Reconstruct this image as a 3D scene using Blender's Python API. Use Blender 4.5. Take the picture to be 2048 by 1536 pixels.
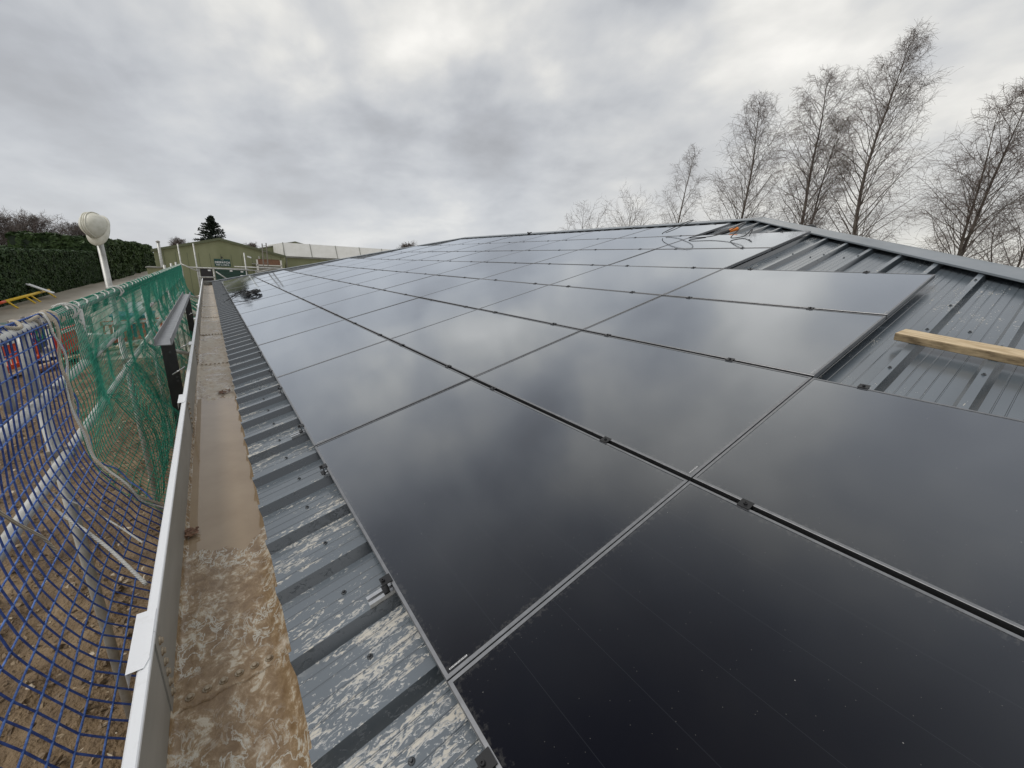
import bpy, bmesh, math, random
import numpy as np
from mathutils import Vector, Matrix, noise as mnoise

for o in list(bpy.data.objects):
    bpy.data.objects.remove(o)
scene = bpy.context.scene
COL = scene.collection
rng = np.random.default_rng(7)
random.seed(7)
rad = math.radians

# ------------------------------------------------------------------ camera
H = 2.4                                   # ground to the lower edge of the solar array
FPX = 810.54                              # focal length for a 2048 px wide picture
YAW, PIT, ROLL, S = rad(36.484), rad(15.900), rad(2.62), rad(15.11)
C = np.array([-.3719, -.7515, 1.0830])    # heights below are relative to the array edge
_f = np.array([math.sin(YAW) * math.cos(PIT), math.cos(YAW) * math.cos(PIT), -math.sin(PIT)])
_r = np.array([math.cos(YAW), -math.sin(YAW), 0.]); _u = np.cross(_r, _f)
CR = _r * math.cos(ROLL) + _u * math.sin(ROLL)
CU = -_r * math.sin(ROLL) + _u * math.cos(ROLL)
CF = _f
cd = bpy.data.cameras.new('camera'); cam = bpy.data.objects.new('camera', cd); COL.objects.link(cam)
cd.sensor_width = 36; cd.lens = FPX / 2048 * 36; cd.clip_start = .02; cd.clip_end = 3000
cam.matrix_world = Matrix(((CR[0], CU[0], -CF[0], C[0]), (CR[1], CU[1], -CF[1], C[1]),
                           (CR[2], CU[2], -CF[2], C[2] + H), (0, 0, 0, 1)))
scene.camera = cam

def ray(x, y): return CR * (x - 1024) / FPX + CU * (768 - y) / FPX + CF
def hit(x, y, axis, d):
    k = ray(x, y); return C + k * ((d - C[axis]) / k[axis])

# ------------------------------------------------------------------ sky and sun
SUN_EL, SUN_AZ = rad(52), rad(285)        # azimuth clockwise from +y
world = bpy.data.worlds.new('World'); scene.world = world; world.use_nodes = True
wn, wl = world.node_tree.nodes, world.node_tree.links
wn.clear()
def N(nodes, t, **kw):
    n = nodes.new(t)
    for k, v in kw.items():
        if k == 'inp':
            for a, b in v.items(): n.inputs[a].default_value = b
        else: setattr(n, k, v)
    return n
sky = N(wn, 'ShaderNodeTexSky', sky_type='NISHITA', sun_disc=False)
sky.sun_elevation = SUN_EL; sky.sun_rotation = SUN_AZ
tc = N(wn, 'ShaderNodeTexCoord')
sep = N(wn, 'ShaderNodeSeparateXYZ'); wl.new(tc.outputs['Generated'], sep.inputs[0])
zc = N(wn, 'ShaderNodeMath', operation='MAXIMUM', inp={1: 0.0}); wl.new(sep.outputs[2], zc.inputs[0])
za = N(wn, 'ShaderNodeMath', operation='ADD', inp={1: 0.30}); wl.new(zc.outputs[0], za.inputs[0])
comb = N(wn, 'ShaderNodeCombineXYZ')
for i in (0, 1):
    d = N(wn, 'ShaderNodeMath', operation='DIVIDE'); wl.new(sep.outputs[i], d.inputs[0]); wl.new(za.outputs[0], d.inputs[1])
    wl.new(d.outputs[0], comb.inputs[i])
mp = N(wn, 'ShaderNodeMapping'); mp.inputs['Location'].default_value = (3.1, 7.7, 0); mp.inputs['Rotation'].default_value = (0, 0, rad(25)); mp.inputs['Scale'].default_value = (1.0, .82, 1)
wl.new(comb.outputs[0], mp.inputs[0])
n1 = N(wn, 'ShaderNodeTexNoise', inp={'Scale': 1.25, 'Detail': 5, 'Roughness': .52, 'Distortion': .12})
n2 = N(wn, 'ShaderNodeTexNoise', inp={'Scale': 3.6, 'Detail': 6, 'Roughness': .55, 'Distortion': .15})
wl.new(mp.outputs[0], n1.inputs[0]); wl.new(mp.outputs[0], n2.inputs[0])
mx = N(wn, 'ShaderNodeMix', data_type='FLOAT', inp={0: .27}); wl.new(n1.outputs[0], mx.inputs[2]); wl.new(n2.outputs[0], mx.inputs[3])
# the larger cloud masses and breaks, as seen in the sky and mirrored in the glass
wp = N(wn, 'ShaderNodeTexNoise', inp={'Scale': 2.3, 'Detail': 4, 'Roughness': .55}); wl.new(tc.outputs['Generated'], wp.inputs[0])
ws = N(wn, 'ShaderNodeVectorMath', operation='SUBTRACT'); ws.inputs[1].default_value = (.5, .5, .5); wl.new(wp.outputs['Color'], ws.inputs[0])
wsc = N(wn, 'ShaderNodeVectorMath', operation='SCALE', inp={'Scale': .38}); wl.new(ws.outputs[0], wsc.inputs[0])
wad = N(wn, 'ShaderNodeVectorMath', operation='ADD'); wl.new(tc.outputs['Generated'], wad.inputs[0]); wl.new(wsc.outputs[0], wad.inputs[1])
wnm = N(wn, 'ShaderNodeVectorMath', operation='NORMALIZE'); wl.new(wad.outputs[0], wnm.inputs[0])
acc = mx.outputs[0]
NRM = np.array([-math.sin(S), 0, math.cos(S)])
def seen(x, y): d_ = ray(x, y); return d_ / np.linalg.norm(d_)
def mirrored(x, y): d_ = seen(x, y); return d_ - 2 * (d_ @ NRM) * NRM
for fn, x, y, r_, amp in ((seen, 150, 170, 17, -.05), (seen, 1010, 110, 14, -.045), (seen, 1290, 50, 10, -.04), (seen, 330, 340, 14, -.03), (seen, 990, 250, 12, .035), (seen, 640, 60, 12, .02),
                          (seen, 800, 30, 8, .04), (seen, 1180, 210, 8, .07), (seen, 1440, 120, 12, .06), (seen, 440, 245, 10, .04), (seen, 1750, 60, 12, .03),
                          (mirrored, 960, 840, 10, -.11), (mirrored, 1850, 840, 11, -.09), (mirrored, 1300, 640, 6, -.05), (mirrored, 760, 1150, 10, -.04),
                          (mirrored, 1250, 850, 10, .085), (mirrored, 1750, 1010, 12, .10), (mirrored, 970, 690, 6, .06), (mirrored, 1600, 690, 9, .06), (mirrored, 760, 900, 8, .04), (mirrored, 1500, 1400, 18, -.05)):
    dv = fn(x, y); dn = N(wn, 'ShaderNodeVectorMath', operation='DOT_PRODUCT'); dn.inputs[1].default_value = tuple(dv); wl.new(wnm.outputs[0], dn.inputs[0])
    mr_ = N(wn, 'ShaderNodeMapRange', interpolation_type='SMOOTHSTEP', inp={1: math.cos(rad(r_ * 1.5)), 2: math.cos(rad(r_ * .35)), 3: 0, 4: amp}); wl.new(dn.outputs['Value'], mr_.inputs[0])
    ad_ = N(wn, 'ShaderNodeMath', operation='ADD'); wl.new(acc, ad_.inputs[0]); wl.new(mr_.outputs[0], ad_.inputs[1]); acc = ad_.outputs[0]
cr = N(wn, 'ShaderNodeValToRGB'); wl.new(acc, cr.inputs[0])
e = cr.color_ramp.elements
e[0].position = .27; e[0].color = (.215, .220, .236, 1)
e[1].position = .66; e[1].color = (.74, .725, .69, 1)
for pos, c in ((.36, (.285, .291, .305)), (.435, (.360, .371, .391)), (.485, (.428, .439, .454)), (.535, (.494, .499, .502)), (.59, (.602, .596, .574))):
    k = cr.color_ramp.elements.new(pos); k.color = (*c, 1)
# the even veil near the horizon
hz = N(wn, 'ShaderNodeMapRange', inp={1: .02, 2: .34, 3: .66, 4: 0.0}); wl.new(zc.outputs[0], hz.inputs[0])
veil = N(wn, 'ShaderNodeMix', data_type='RGBA'); veil.inputs[7].default_value = (.50, .515, .54, 1)
warm = N(wn, 'ShaderNodeVectorMath', operation='DOT_PRODUCT'); warm.inputs[1].default_value = (.985, .17, .05); wl.new(tc.outputs['Generated'], warm.inputs[0])
wm = N(wn, 'ShaderNodeMapRange', inp={1: .72, 2: 1.0, 3: 0, 4: .85}); wl.new(warm.outputs['Value'], wm.inputs[0])
wc = N(wn, 'ShaderNodeMix', data_type='RGBA'); wc.inputs[6].default_value = (.50, .515, .54, 1); wc.inputs[7].default_value = (.64, .61, .54, 1)
wl.new(wm.outputs[0], wc.inputs[0]); wl.new(wc.outputs[2], veil.inputs[7])
wl.new(hz.outputs[0], veil.inputs[0]); wl.new(cr.outputs[0], veil.inputs[6])
sc = N(wn, 'ShaderNodeVectorMath', operation='SCALE', inp={'Scale': 10.0}); wl.new(veil.outputs[2], sc.inputs[0])
cover = N(wn, 'ShaderNodeMix', data_type='RGBA', inp={0: .96}); wl.new(sky.outputs[0], cover.inputs[6]); wl.new(sc.outputs[0], cover.inputs[7])
bg = N(wn, 'ShaderNodeBackground', inp={'Strength': .1}); wl.new(cover.outputs[2], bg.inputs[0])
wo = N(wn, 'ShaderNodeOutputWorld'); wl.new(bg.outputs[0], wo.inputs[0])

sd = bpy.data.lights.new('sun', 'SUN'); sd.energy = 1.2; sd.angle = rad(25); sd.color = (1, .965, .92)
so = bpy.data.objects.new('sun', sd); COL.objects.link(so)
sdir = Vector((math.sin(SUN_AZ) * math.cos(SUN_EL), math.cos(SUN_AZ) * math.cos(SUN_EL), math.sin(SUN_EL)))
so.rotation_euler = sdir.to_track_quat('Z', 'Y').to_euler(); so.location = (0, 0, 30)
vs = scene.view_settings
vs.view_transform = 'Standard'; vs.look = 'None'; vs.gamma = 1; vs.use_curve_mapping = False; vs.exposure = 0.42

# ------------------------------------------------------------------ materials
def newmat(name):
    m = bpy.data.materials.new(name); m.use_nodes = True
    return m, m.node_tree.nodes, m.node_tree.links, m.node_tree.nodes['Principled BSDF']
def mat(name, c1, c2=None, scale=8, rough=.6, metal=0, bump=0, bscale=None, detail=5, lo=.35, hi=.65, stretch=(1, 1, 1), coord='Object', spec=.5, rvar=0, dist=.02):
    m, n, l, p = newmat(name)
    p.inputs['Roughness'].default_value = rough; p.inputs['Metallic'].default_value = metal
    p.inputs['Specular IOR Level'].default_value = spec
    p.inputs['Base Color'].default_value = (*c1, 1)
    if c2 is None and not bump: return m
    t = N(n, 'ShaderNodeTexCoord')
    src = t.outputs[coord]
    if coord == 'World':
        pass
    mpn = N(n, 'ShaderNodeMapping'); mpn.inputs['Scale'].default_value = stretch
    l.new(src, mpn.inputs[0])
    tx = N(n, 'ShaderNodeTexNoise', inp={'Scale': scale, 'Detail': detail, 'Roughness': .6}); l.new(mpn.outputs[0], tx.inputs[0])
    if c2 is not None:
        r = N(n, 'ShaderNodeValToRGB'); l.new(tx.outputs[0], r.inputs[0])
        r.color_ramp.elements[0].position = lo; r.color_ramp.elements[0].color = (*c1, 1)
        r.color_ramp.elements[1].position = hi; r.color_ramp.elements[1].color = (*c2, 1)
        l.new(r.outputs[0], p.inputs['Base Color'])
        if rvar:
            mr = N(n, 'ShaderNodeMapRange', inp={1: lo, 2: hi, 3: rough - rvar, 4: rough + rvar}); l.new(tx.outputs[0], mr.inputs[0]); l.new(mr.outputs[0], p.inputs['Roughness'])
    if bump:
        t2 = N(n, 'ShaderNodeTexNoise', inp={'Scale': bscale or scale * 4, 'Detail': 5}); l.new(mpn.outputs[0], t2.inputs[0])
        b = N(n, 'ShaderNodeBump', inp={'Strength': bump, 'Distance': dist}); l.new(t2.outputs[0], b.inputs['Height']); l.new(b.outputs[0], p.inputs['Normal'])
    return m

def roof_coords(n, l, loc=(0, 0, 0), scale=(1, 1, 1)):
    """position on the roof: x up the slope, y along the eave"""
    g = N(n, 'ShaderNodeNewGeometry')
    a = N(n, 'ShaderNodeMapping', vector_type='POINT'); a.inputs['Rotation'].default_value = (0, S, 0)
    l.new(g.outputs['Position'], a.inputs[0])
    b = N(n, 'ShaderNodeMapping'); b.inputs['Scale'].default_value = scale; b.inputs['Location'].default_value = loc
    l.new(a.outputs[0], b.inputs[0])
    return a.outputs[0], b.outputs[0]

def mat_roof(name):
    m, n, l, p = newmat(name)
    raw, st = roof_coords(n, l, scale=(7, 30, 7))
    _, fine = roof_coords(n, l, scale=(38, 75, 38))
    _, big = roof_coords(n, l, scale=(1.3, 2.2, 1.3))
    base = N(n, 'ShaderNodeTexNoise', inp={'Scale': 1, 'Detail': 4}); l.new(big, base.inputs[0])
    r0 = N(n, 'ShaderNodeValToRGB'); l.new(base.outputs[0], r0.inputs[0])
    r0.color_ramp.elements[0].position = .3; r0.color_ramp.elements[0].color = (.088, .106, .123, 1)
    r0.color_ramp.elements[1].position = .7; r0.color_ramp.elements[1].color = (.128, .150, .168, 1)
    t1 = N(n, 'ShaderNodeTexNoise', inp={'Scale': 1, 'Detail': 7, 'Roughness': .62, 'Distortion': .6}); l.new(st, t1.inputs[0])
    t2 = N(n, 'ShaderNodeTexNoise', inp={'Scale': 1, 'Detail': 4, 'Roughness': .6, 'Distortion': 1.2}); l.new(fine, t2.inputs[0])
    # dried mud scuffs: many where people walk along the eave, few higher up
    sx = N(n, 'ShaderNodeSeparateXYZ'); l.new(raw, sx.inputs[0])
    zone = N(n, 'ShaderNodeMapRange', inp={1: .25, 2: 1.6, 3: .0, 4: -.085}); l.new(sx.outputs[0], zone.inputs[0])
    sy = N(n, 'ShaderNodeMapRange', inp={1: .0, 2: 5.5, 3: .020, 4: -.045}); l.new(sx.outputs[1], sy.inputs[0])
    a = N(n, 'ShaderNodeMath', operation='MULTIPLY_ADD', inp={1: .55}); l.new(t2.outputs[0], a.inputs[0])
    a2 = N(n, 'ShaderNodeMath', operation='MULTIPLY_ADD', inp={1: .45}); l.new(t1.outputs[0], a2.inputs[0]); l.new(a.outputs[0], a2.inputs[2])
    bb = N(n, 'ShaderNodeMath', operation='MULTIPLY_ADD', inp={1: .55, 2: -.275}); l.new(base.outputs[0], bb.inputs[0])
    l.new(bb.outputs[0], a.inputs[2])
    a3 = N(n, 'ShaderNodeMath', operation='ADD'); l.new(a2.outputs[0], a3.inputs[0]); l.new(zone.outputs[0], a3.inputs[1])
    a4 = N(n, 'ShaderNodeMath', operation='ADD'); l.new(a3.outputs[0], a4.inputs[0]); l.new(sy.outputs[0], a4.inputs[1])
    msk = N(n, 'ShaderNodeMapRange', inp={1: .537, 2: .605, 3: 0, 4: .80}); l.new(a4.outputs[0], msk.inputs[0])
    dc = N(n, 'ShaderNodeValToRGB'); l.new(t1.outputs[0], dc.inputs[0])
    dc.color_ramp.elements[0].color = (.46, .45, .42, 1); dc.color_ramp.elements[0].position = .4
    dc.color_ramp.elements[1].color = (.66, .60, .49, 1); dc.color_ramp.elements[1].position = .7
    # shade put into the colour: steep rib sides painted darker than the level faces
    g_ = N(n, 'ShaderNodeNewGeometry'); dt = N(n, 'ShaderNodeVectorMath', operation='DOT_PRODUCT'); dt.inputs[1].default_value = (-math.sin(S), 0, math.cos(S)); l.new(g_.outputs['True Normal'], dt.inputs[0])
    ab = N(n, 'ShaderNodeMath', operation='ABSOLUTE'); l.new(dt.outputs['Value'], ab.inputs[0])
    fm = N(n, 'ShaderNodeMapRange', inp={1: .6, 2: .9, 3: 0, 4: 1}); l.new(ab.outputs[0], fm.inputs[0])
    rib_shade = N(n, 'ShaderNodeMix', data_type='RGBA'); rib_shade.inputs[6].default_value = (.040, .050, .058, 1); l.new(fm.outputs[0], rib_shade.inputs[0]); l.new(r0.outputs[0], rib_shade.inputs[7])
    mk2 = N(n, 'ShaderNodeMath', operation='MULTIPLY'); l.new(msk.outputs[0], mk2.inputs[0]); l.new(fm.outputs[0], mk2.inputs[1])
    mix = N(n, 'ShaderNodeMix', data_type='RGBA'); l.new(mk2.outputs[0], mix.inputs[0]); l.new(rib_shade.outputs[2], mix.inputs[6]); l.new(dc.outputs[0], mix.inputs[7])
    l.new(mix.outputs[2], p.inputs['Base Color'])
    rr = N(n, 'ShaderNodeMapRange', inp={1: 0, 2: .8, 3: .20, 4: .75}); l.new(msk.outputs[0], rr.inputs[0]); l.new(rr.outputs[0], p.inputs['Roughness'])
    p.inputs['IOR'].default_value = 2.0
    b = N(n, 'ShaderNodeBump', inp={'Strength': .25, 'Distance': .004}); l.new(msk.outputs[0], b.inputs['Height']); l.new(b.outputs[0], p.inputs['Normal'])
    return m

def mat_glass(name):
    m, n, l, p = newmat(name)
    t = N(n, 'ShaderNodeTexCoord'); s = N(n, 'ShaderNodeSeparateXYZ'); l.new(t.outputs['Object'], s.inputs[0])
    oi = N(n, 'ShaderNodeObjectInfo')
    add = N(n, 'ShaderNodeVectorMath', operation='SCALE', inp={'Scale': 30}); l.new(oi.outputs['Location'], add.inputs[0])
    ad2 = N(n, 'ShaderNodeVectorMath', operation='ADD'); l.new(t.outputs['Object'], ad2.inputs[0]); l.new(add.outputs[0], ad2.inputs[1])
    # faint cell strings: lines along the length, every 182 mm
    def lines(sock, pitch, w):
        a = N(n, 'ShaderNodeMath', operation='DIVIDE', inp={1: pitch}); l.new(sock, a.inputs[0])
        f = N(n, 'ShaderNodeMath', operation='FRACT'); l.new(a.outputs[0], f.inputs[0])
        c = N(n, 'ShaderNodeMath', operation='LESS_THAN', inp={1: w / pitch}); l.new(f.outputs[0], c.inputs[0])
        return c.outputs[0]
    l1 = lines(s.outputs[0], .1843, .0016)
    vor = N(n, 'ShaderNodeTexVoronoi', inp={'Scale': 34}); l.new(ad2.outputs[0], vor.inputs[0])
    near = N(n, 'ShaderNodeMath', operation='LESS_THAN', inp={1: .045}); l.new(vor.outputs['Distance'], near.inputs[0])
    sepc = N(n, 'ShaderNodeSeparateColor'); l.new(vor.outputs['Color'], sepc.inputs[0])
    few = N(n, 'ShaderNodeMath', operation='GREATER_THAN', inp={1: .88}); l.new(sepc.outputs[0], few.inputs[0])
    dust = N(n, 'ShaderNodeMath', operation='MULTIPLY'); l.new(near.outputs[0], dust.inputs[0]); l.new(few.outputs[0], dust.inputs[1])
    film = N(n, 'ShaderNodeTexNoise', inp={'Scale': 1.6, 'Detail': 6, 'Roughness': .6}); l.new(ad2.outputs[0], film.inputs[0])
    c0 = N(n, 'ShaderNodeValToRGB'); l.new(film.outputs[0], c0.inputs[0])
    c0.color_ramp.elements[0].position = .35; c0.color_ramp.elements[0].color = (.0030, .0034, .0070, 1)
    c0.color_ramp.elements[1].position = .7; c0.color_ramp.elements[1].color = (.0065, .0062, .0085, 1)
    m1 = N(n, 'ShaderNodeMix', data_type='RGBA'); m1.inputs[7].default_value = (.014, .015, .019, 1)
    l.new(l1, m1.inputs[0]); l.new(c0.outputs[0], m1.inputs[6])
    m2 = N(n, 'ShaderNodeMix', data_type='RGBA'); m2.inputs[7].default_value = (.20, .195, .185, 1)
    l.new(dust.outputs[0], m2.inputs[0]); l.new(m1.outputs[2], m2.inputs[6])
    v2 = N(n, 'ShaderNodeTexVoronoi', inp={'Scale': 95}); l.new(ad2.outputs[0], v2.inputs[0])
    v2a = N(n, 'ShaderNodeMath', operation='LESS_THAN', inp={1: .10}); l.new(v2.outputs['Distance'], v2a.inputs[0])
    v2c = N(n, 'ShaderNodeSeparateColor'); l.new(v2.outputs['Color'], v2c.inputs[0])
    v2b = N(n, 'ShaderNodeMath', operation='GREATER_THAN', inp={1: .90}); l.new(v2c.outputs[1], v2b.inputs[0])
    v2m = N(n, 'ShaderNodeMath', operation='MULTIPLY'); l.new(v2a.outputs[0], v2m.inputs[0]); l.new(v2b.outputs[0], v2m.inputs[1])
    def edge(sock, ln):
        a_ = N(n, 'ShaderNodeMath', operation='SUBTRACT', inp={0: ln}); l.new(sock, a_.inputs[1])
        b_ = N(n, 'ShaderNodeMath', operation='MINIMUM'); l.new(a_.outputs[0], b_.inputs[0]); l.new(sock, b_.inputs[1]); return b_.outputs[0]
    em = N(n, 'ShaderNodeMath', operation='MINIMUM'); l.new(edge(s.outputs[0], 1.119), em.inputs[0]); l.new(edge(s.outputs[1], 1.7375), em.inputs[1])
    gr = N(n, 'ShaderNodeTexNoise', inp={'Scale': 60, 'Detail': 6, 'Roughness': .7}); l.new(ad2.outputs[0], gr.inputs[0])
    ed = N(n, 'ShaderNodeMapRange', inp={1: .012, 2: .055, 3: .10, 4: -.2}); l.new(em.outputs[0], ed.inputs[0])
    es = N(n, 'ShaderNodeMath', operation='ADD'); l.new(ed.outputs[0], es.inputs[0]); l.new(gr.outputs[0], es.inputs[1])
    et = N(n, 'ShaderNodeMapRange', inp={1: .52, 2: .66, 3: 0, 4: .22}); l.new(es.outputs[0], et.inputs[0])
    ex = N(n, 'ShaderNodeMath', operation='MULTIPLY_ADD', inp={1: .5}); l.new(v2m.outputs[0], ex.inputs[0]); l.new(et.outputs[0], ex.inputs[2])
    m3 = N(n, 'ShaderNodeMix', data_type='RGBA'); m3.inputs[7].default_value = (.13, .125, .115, 1); l.new(ex.outputs[0], m3.inputs[0]); l.new(m2.outputs[2], m3.inputs[6])
    l.new(m3.outputs[2], p.inputs['Base Color'])
    p.inputs['Specular IOR Level'].default_value = 0.0; p.inputs['Roughness'].default_value = .6
    wav = N(n, 'ShaderNodeTexNoise', inp={'Scale': 1.1, 'Detail': 1}); l.new(ad2.outputs[0], wav.inputs[0])
    b = N(n, 'ShaderNodeBump', inp={'Strength': .35, 'Distance': .006}); l.new(wav.outputs[0], b.inputs['Height'])
    # anti-reflective glass: little mirror image face on, much of it at a slant
    lw = N(n, 'ShaderNodeLayerWeight', inp={'Blend': .5})
    pw = N(n, 'ShaderNodeMath', operation='POWER', inp={1: 1.95}); l.new(lw.outputs['Facing'], pw.inputs[0])
    ma = N(n, 'ShaderNodeMath', operation='MULTIPLY_ADD', inp={1: 1.0, 2: .003}); l.new(pw.outputs[0], ma.inputs[0])
    gl_ = N(n, 'ShaderNodeBsdfGlossy', inp={'Color': (.90, .945, 1, 1)}); l.new(b.outputs[0], gl_.inputs['Normal'])
    rr = N(n, 'ShaderNodeMapRange', inp={1: .35, 2: .7, 3: .05, 4: .085}); l.new(film.outputs[0], rr.inputs[0]); l.new(rr.outputs[0], gl_.inputs['Roughness'])
    ms = N(n, 'ShaderNodeMixShader'); l.new(ma.outputs[0], ms.inputs[0]); l.new(p.outputs[0], ms.inputs[1]); l.new(gl_.outputs[0], ms.inputs[2])
    l.new(ms.outputs[0], n['Material Output'].inputs['Surface'])
    return m

def mat_gutter(name):
    m, n, l, p = newmat(name)
    g = N(n, 'ShaderNodeNewGeometry')
    def noise(scale, sc, detail=6, dist=0., rough=.6):
        mpn = N(n, 'ShaderNodeMapping'); mpn.inputs['Scale'].default_value = sc; l.new(g.outputs['Position'], mpn.inputs[0])
        t = N(n, 'ShaderNodeTexNoise', inp={'Scale': scale, 'Detail': detail, 'Distortion': dist, 'Roughness': rough}); l.new(mpn.outputs[0], t.inputs[0]); return t.outputs[0]
    big = noise(4.5, (1, .8, 1), 7, .5)
    swirl = noise(24, (1, .75, 1), 9, .35, .70)
    sep = N(n, 'ShaderNodeSeparateXYZ'); l.new(g.outputs['Position'], sep.inputs[0])
    yz = N(n, 'ShaderNodeMapRange', inp={1: 2.2, 2: 5.2, 3: .13, 4: -.10}); l.new(sep.outputs[1], yz.inputs[0])
    xz = N(n, 'ShaderNodeMapRange', inp={1: -.36, 2: -.30, 3: .0, 4: -.07}); l.new(sep.outputs[0], xz.inputs[0])
    q = N(n, 'ShaderNodeMath', operation='ADD'); l.new(yz.outputs[0], q.inputs[0]); l.new(xz.outputs[0], q.inputs[1])
    q2 = N(n, 'ShaderNodeMath', operation='ADD'); l.new(big, q2.inputs[0]); l.new(q.outputs[0], q2.inputs[1])
    wet = N(n, 'ShaderNodeMapRange', inp={1: .42, 2: .50, 3: 0, 4: 1}); l.new(q2.outputs[0], wet.inputs[0])
    mud = N(n, 'ShaderNodeValToRGB'); l.new(swirl, mud.inputs[0])
    for i, (pos, c) in enumerate(((.36, (.195, .122, .060)), (.51, (.275, .188, .104)), (.565, (.36, .265, .165)), (.62, (.54, .475, .37)))):
        el = mud.color_ramp.elements[i] if i < 2 else mud.color_ramp.elements.new(pos)
        el.position = pos; el.color = (*c, 1)
    dry = N(n, 'ShaderNodeValToRGB'); l.new(swirl, dry.inputs[0])
    for i, (pos, c) in enumerate(((.34, (.31, .215, .125)), (.45, (.48, .395, .295)), (.60, (.60, .54, .45)))):
        el = dry.color_ramp.elements[i] if i < 2 else dry.color_ramp.elements.new(pos)
        el.position = pos; el.color = (*c, 1)
    mix = N(n, 'ShaderNodeMix', data_type='RGBA'); l.new(wet.outputs[0], mix.inputs[0]); l.new(dry.outputs[0], mix.inputs[6]); l.new(mud.outputs[0], mix.inputs[7])
    # chalky scrape marks
    thin = noise(21, (1, .6, 1), 6, .6, .62); sb_ = N(n, 'ShaderNodeMath', operation='SUBTRACT', inp={1: .5}); l.new(thin, sb_.inputs[0])
    ab_ = N(n, 'ShaderNodeMath', operation='ABSOLUTE'); l.new(sb_.outputs[0], ab_.inputs[0])
    ln_ = N(n, 'ShaderNodeMapRange', inp={1: .006, 2: .030, 3: 1, 4: 0}); l.new(ab_.outputs[0], ln_.inputs[0])
    wh = noise(3.3, (1, .8, 1), 4, .3); wm_ = N(n, 'ShaderNodeMapRange', inp={1: .40, 2: .52, 3: 0, 4: .9}); l.new(wh, wm_.inputs[0])
    lm_ = N(n, 'ShaderNodeMath', operation='MULTIPLY'); l.new(ln_.outputs[0], lm_.inputs[0]); l.new(wm_.outputs[0], lm_.inputs[1])
    mixc = N(n, 'ShaderNodeMix', data_type='RGBA'); mixc.inputs[7].default_value = (.56, .54, .47, 1); l.new(lm_.outputs[0], mixc.inputs[0]); l.new(mix.outputs[2], mixc.inputs[6])
    l.new(mixc.outputs[2], p.inputs['Base Color'])
    rr = N(n, 'ShaderNodeMapRange', inp={1: 0, 2: 1, 3: .55, 4: .16}); l.new(wet.outputs[0], rr.inputs[0]); l.new(rr.outputs[0], p.inputs['Roughness'])
    b = N(n, 'ShaderNodeBump', inp={'Strength': .55, 'Distance': .006}); l.new(swirl, b.inputs['Height']); l.new(b.outputs[0], p.inputs['Normal'])
    return m

def mat_ground(name, stops, scale, bump, bscale, rough=.8, dist=.03, stretch=(1, 1, 1)):
    m, n, l, p = newmat(name)
    g = N(n, 'ShaderNodeNewGeometry')
    mpn = N(n, 'ShaderNodeMapping'); mpn.inputs['Scale'].default_value = stretch; l.new(g.outputs['Position'], mpn.inputs[0])
    t = N(n, 'ShaderNodeTexNoise', inp={'Scale': scale, 'Detail': 9, 'Roughness': .65}); l.new(mpn.outputs[0], t.inputs[0])
    r = N(n, 'ShaderNodeValToRGB'); l.new(t.outputs[0], r.inputs[0])
    for i, (pos, c) in enumerate(stops):
        el = r.color_ramp.elements[i] if i < 2 else r.color_ramp.elements.new(pos)
        el.position = pos; el.color = (*c, 1)
    l.new(r.outputs[0], p.inputs['Base Color']); p.inputs['Roughness'].default_value = rough
    t2 = N(n, 'ShaderNodeTexNoise', inp={'Scale': bscale, 'Detail': 6}); l.new(g.outputs['Position'], t2.inputs[0])
    b = N(n, 'ShaderNodeBump', inp={'Strength': bump, 'Distance': dist}); l.new(t2.outputs[0], b.inputs['Height']); l.new(b.outputs[0], p.inputs['Normal'])
    return m

def mat_rope(name, c1, c2):
    m, n, l, p = newmat(name)
    t = N(n, 'ShaderNodeTexCoord'); 
    w = N(n, 'ShaderNodeTexWave', wave_type='BANDS', bands_direction='DIAGONAL', inp={'Scale': 55, 'Distortion': 1.0, 'Detail': 1}); l.new(t.outputs['Object'], w.inputs[0])
    r = N(n, 'ShaderNodeValToRGB'); l.new(w.outputs[0], r.inputs[0])
    r.color_ramp.elements[0].color = (*c1, 1); r.color_ramp.elements[1].color = (*c2, 1)
    l.new(r.outputs[0], p.inputs['Base Color']); p.inputs['Roughness'].default_value = .85
    b = N(n, 'ShaderNodeBump', inp={'Strength': .6, 'Distance': .004}); l.new(w.outputs[0], b.inputs['Height']); l.new(b.outputs[0], p.inputs['Normal'])
    return m

def mat_chip(name):
    m, n, l, p = newmat(name)
    g = N(n, 'ShaderNodeNewGeometry'); r = N(n, 'ShaderNodeValToRGB'); l.new(g.outputs['Random Per Island'], r.inputs[0])
    for i, (pos, c) in enumerate(((0, (.10, .068, .038)), (.62, (.20, .14, .082)), (.90, (.34, .26, .165)), (1, (.56, .48, .37)))):
        el = r.color_ramp.elements[i] if i < 2 else r.color_ramp.elements.new(pos)
        el.position = pos; el.color = (*c, 1)
    l.new(r.outputs[0], p.inputs['Base Color']); p.inputs['Roughness'].default_value = .7
    return m

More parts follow.
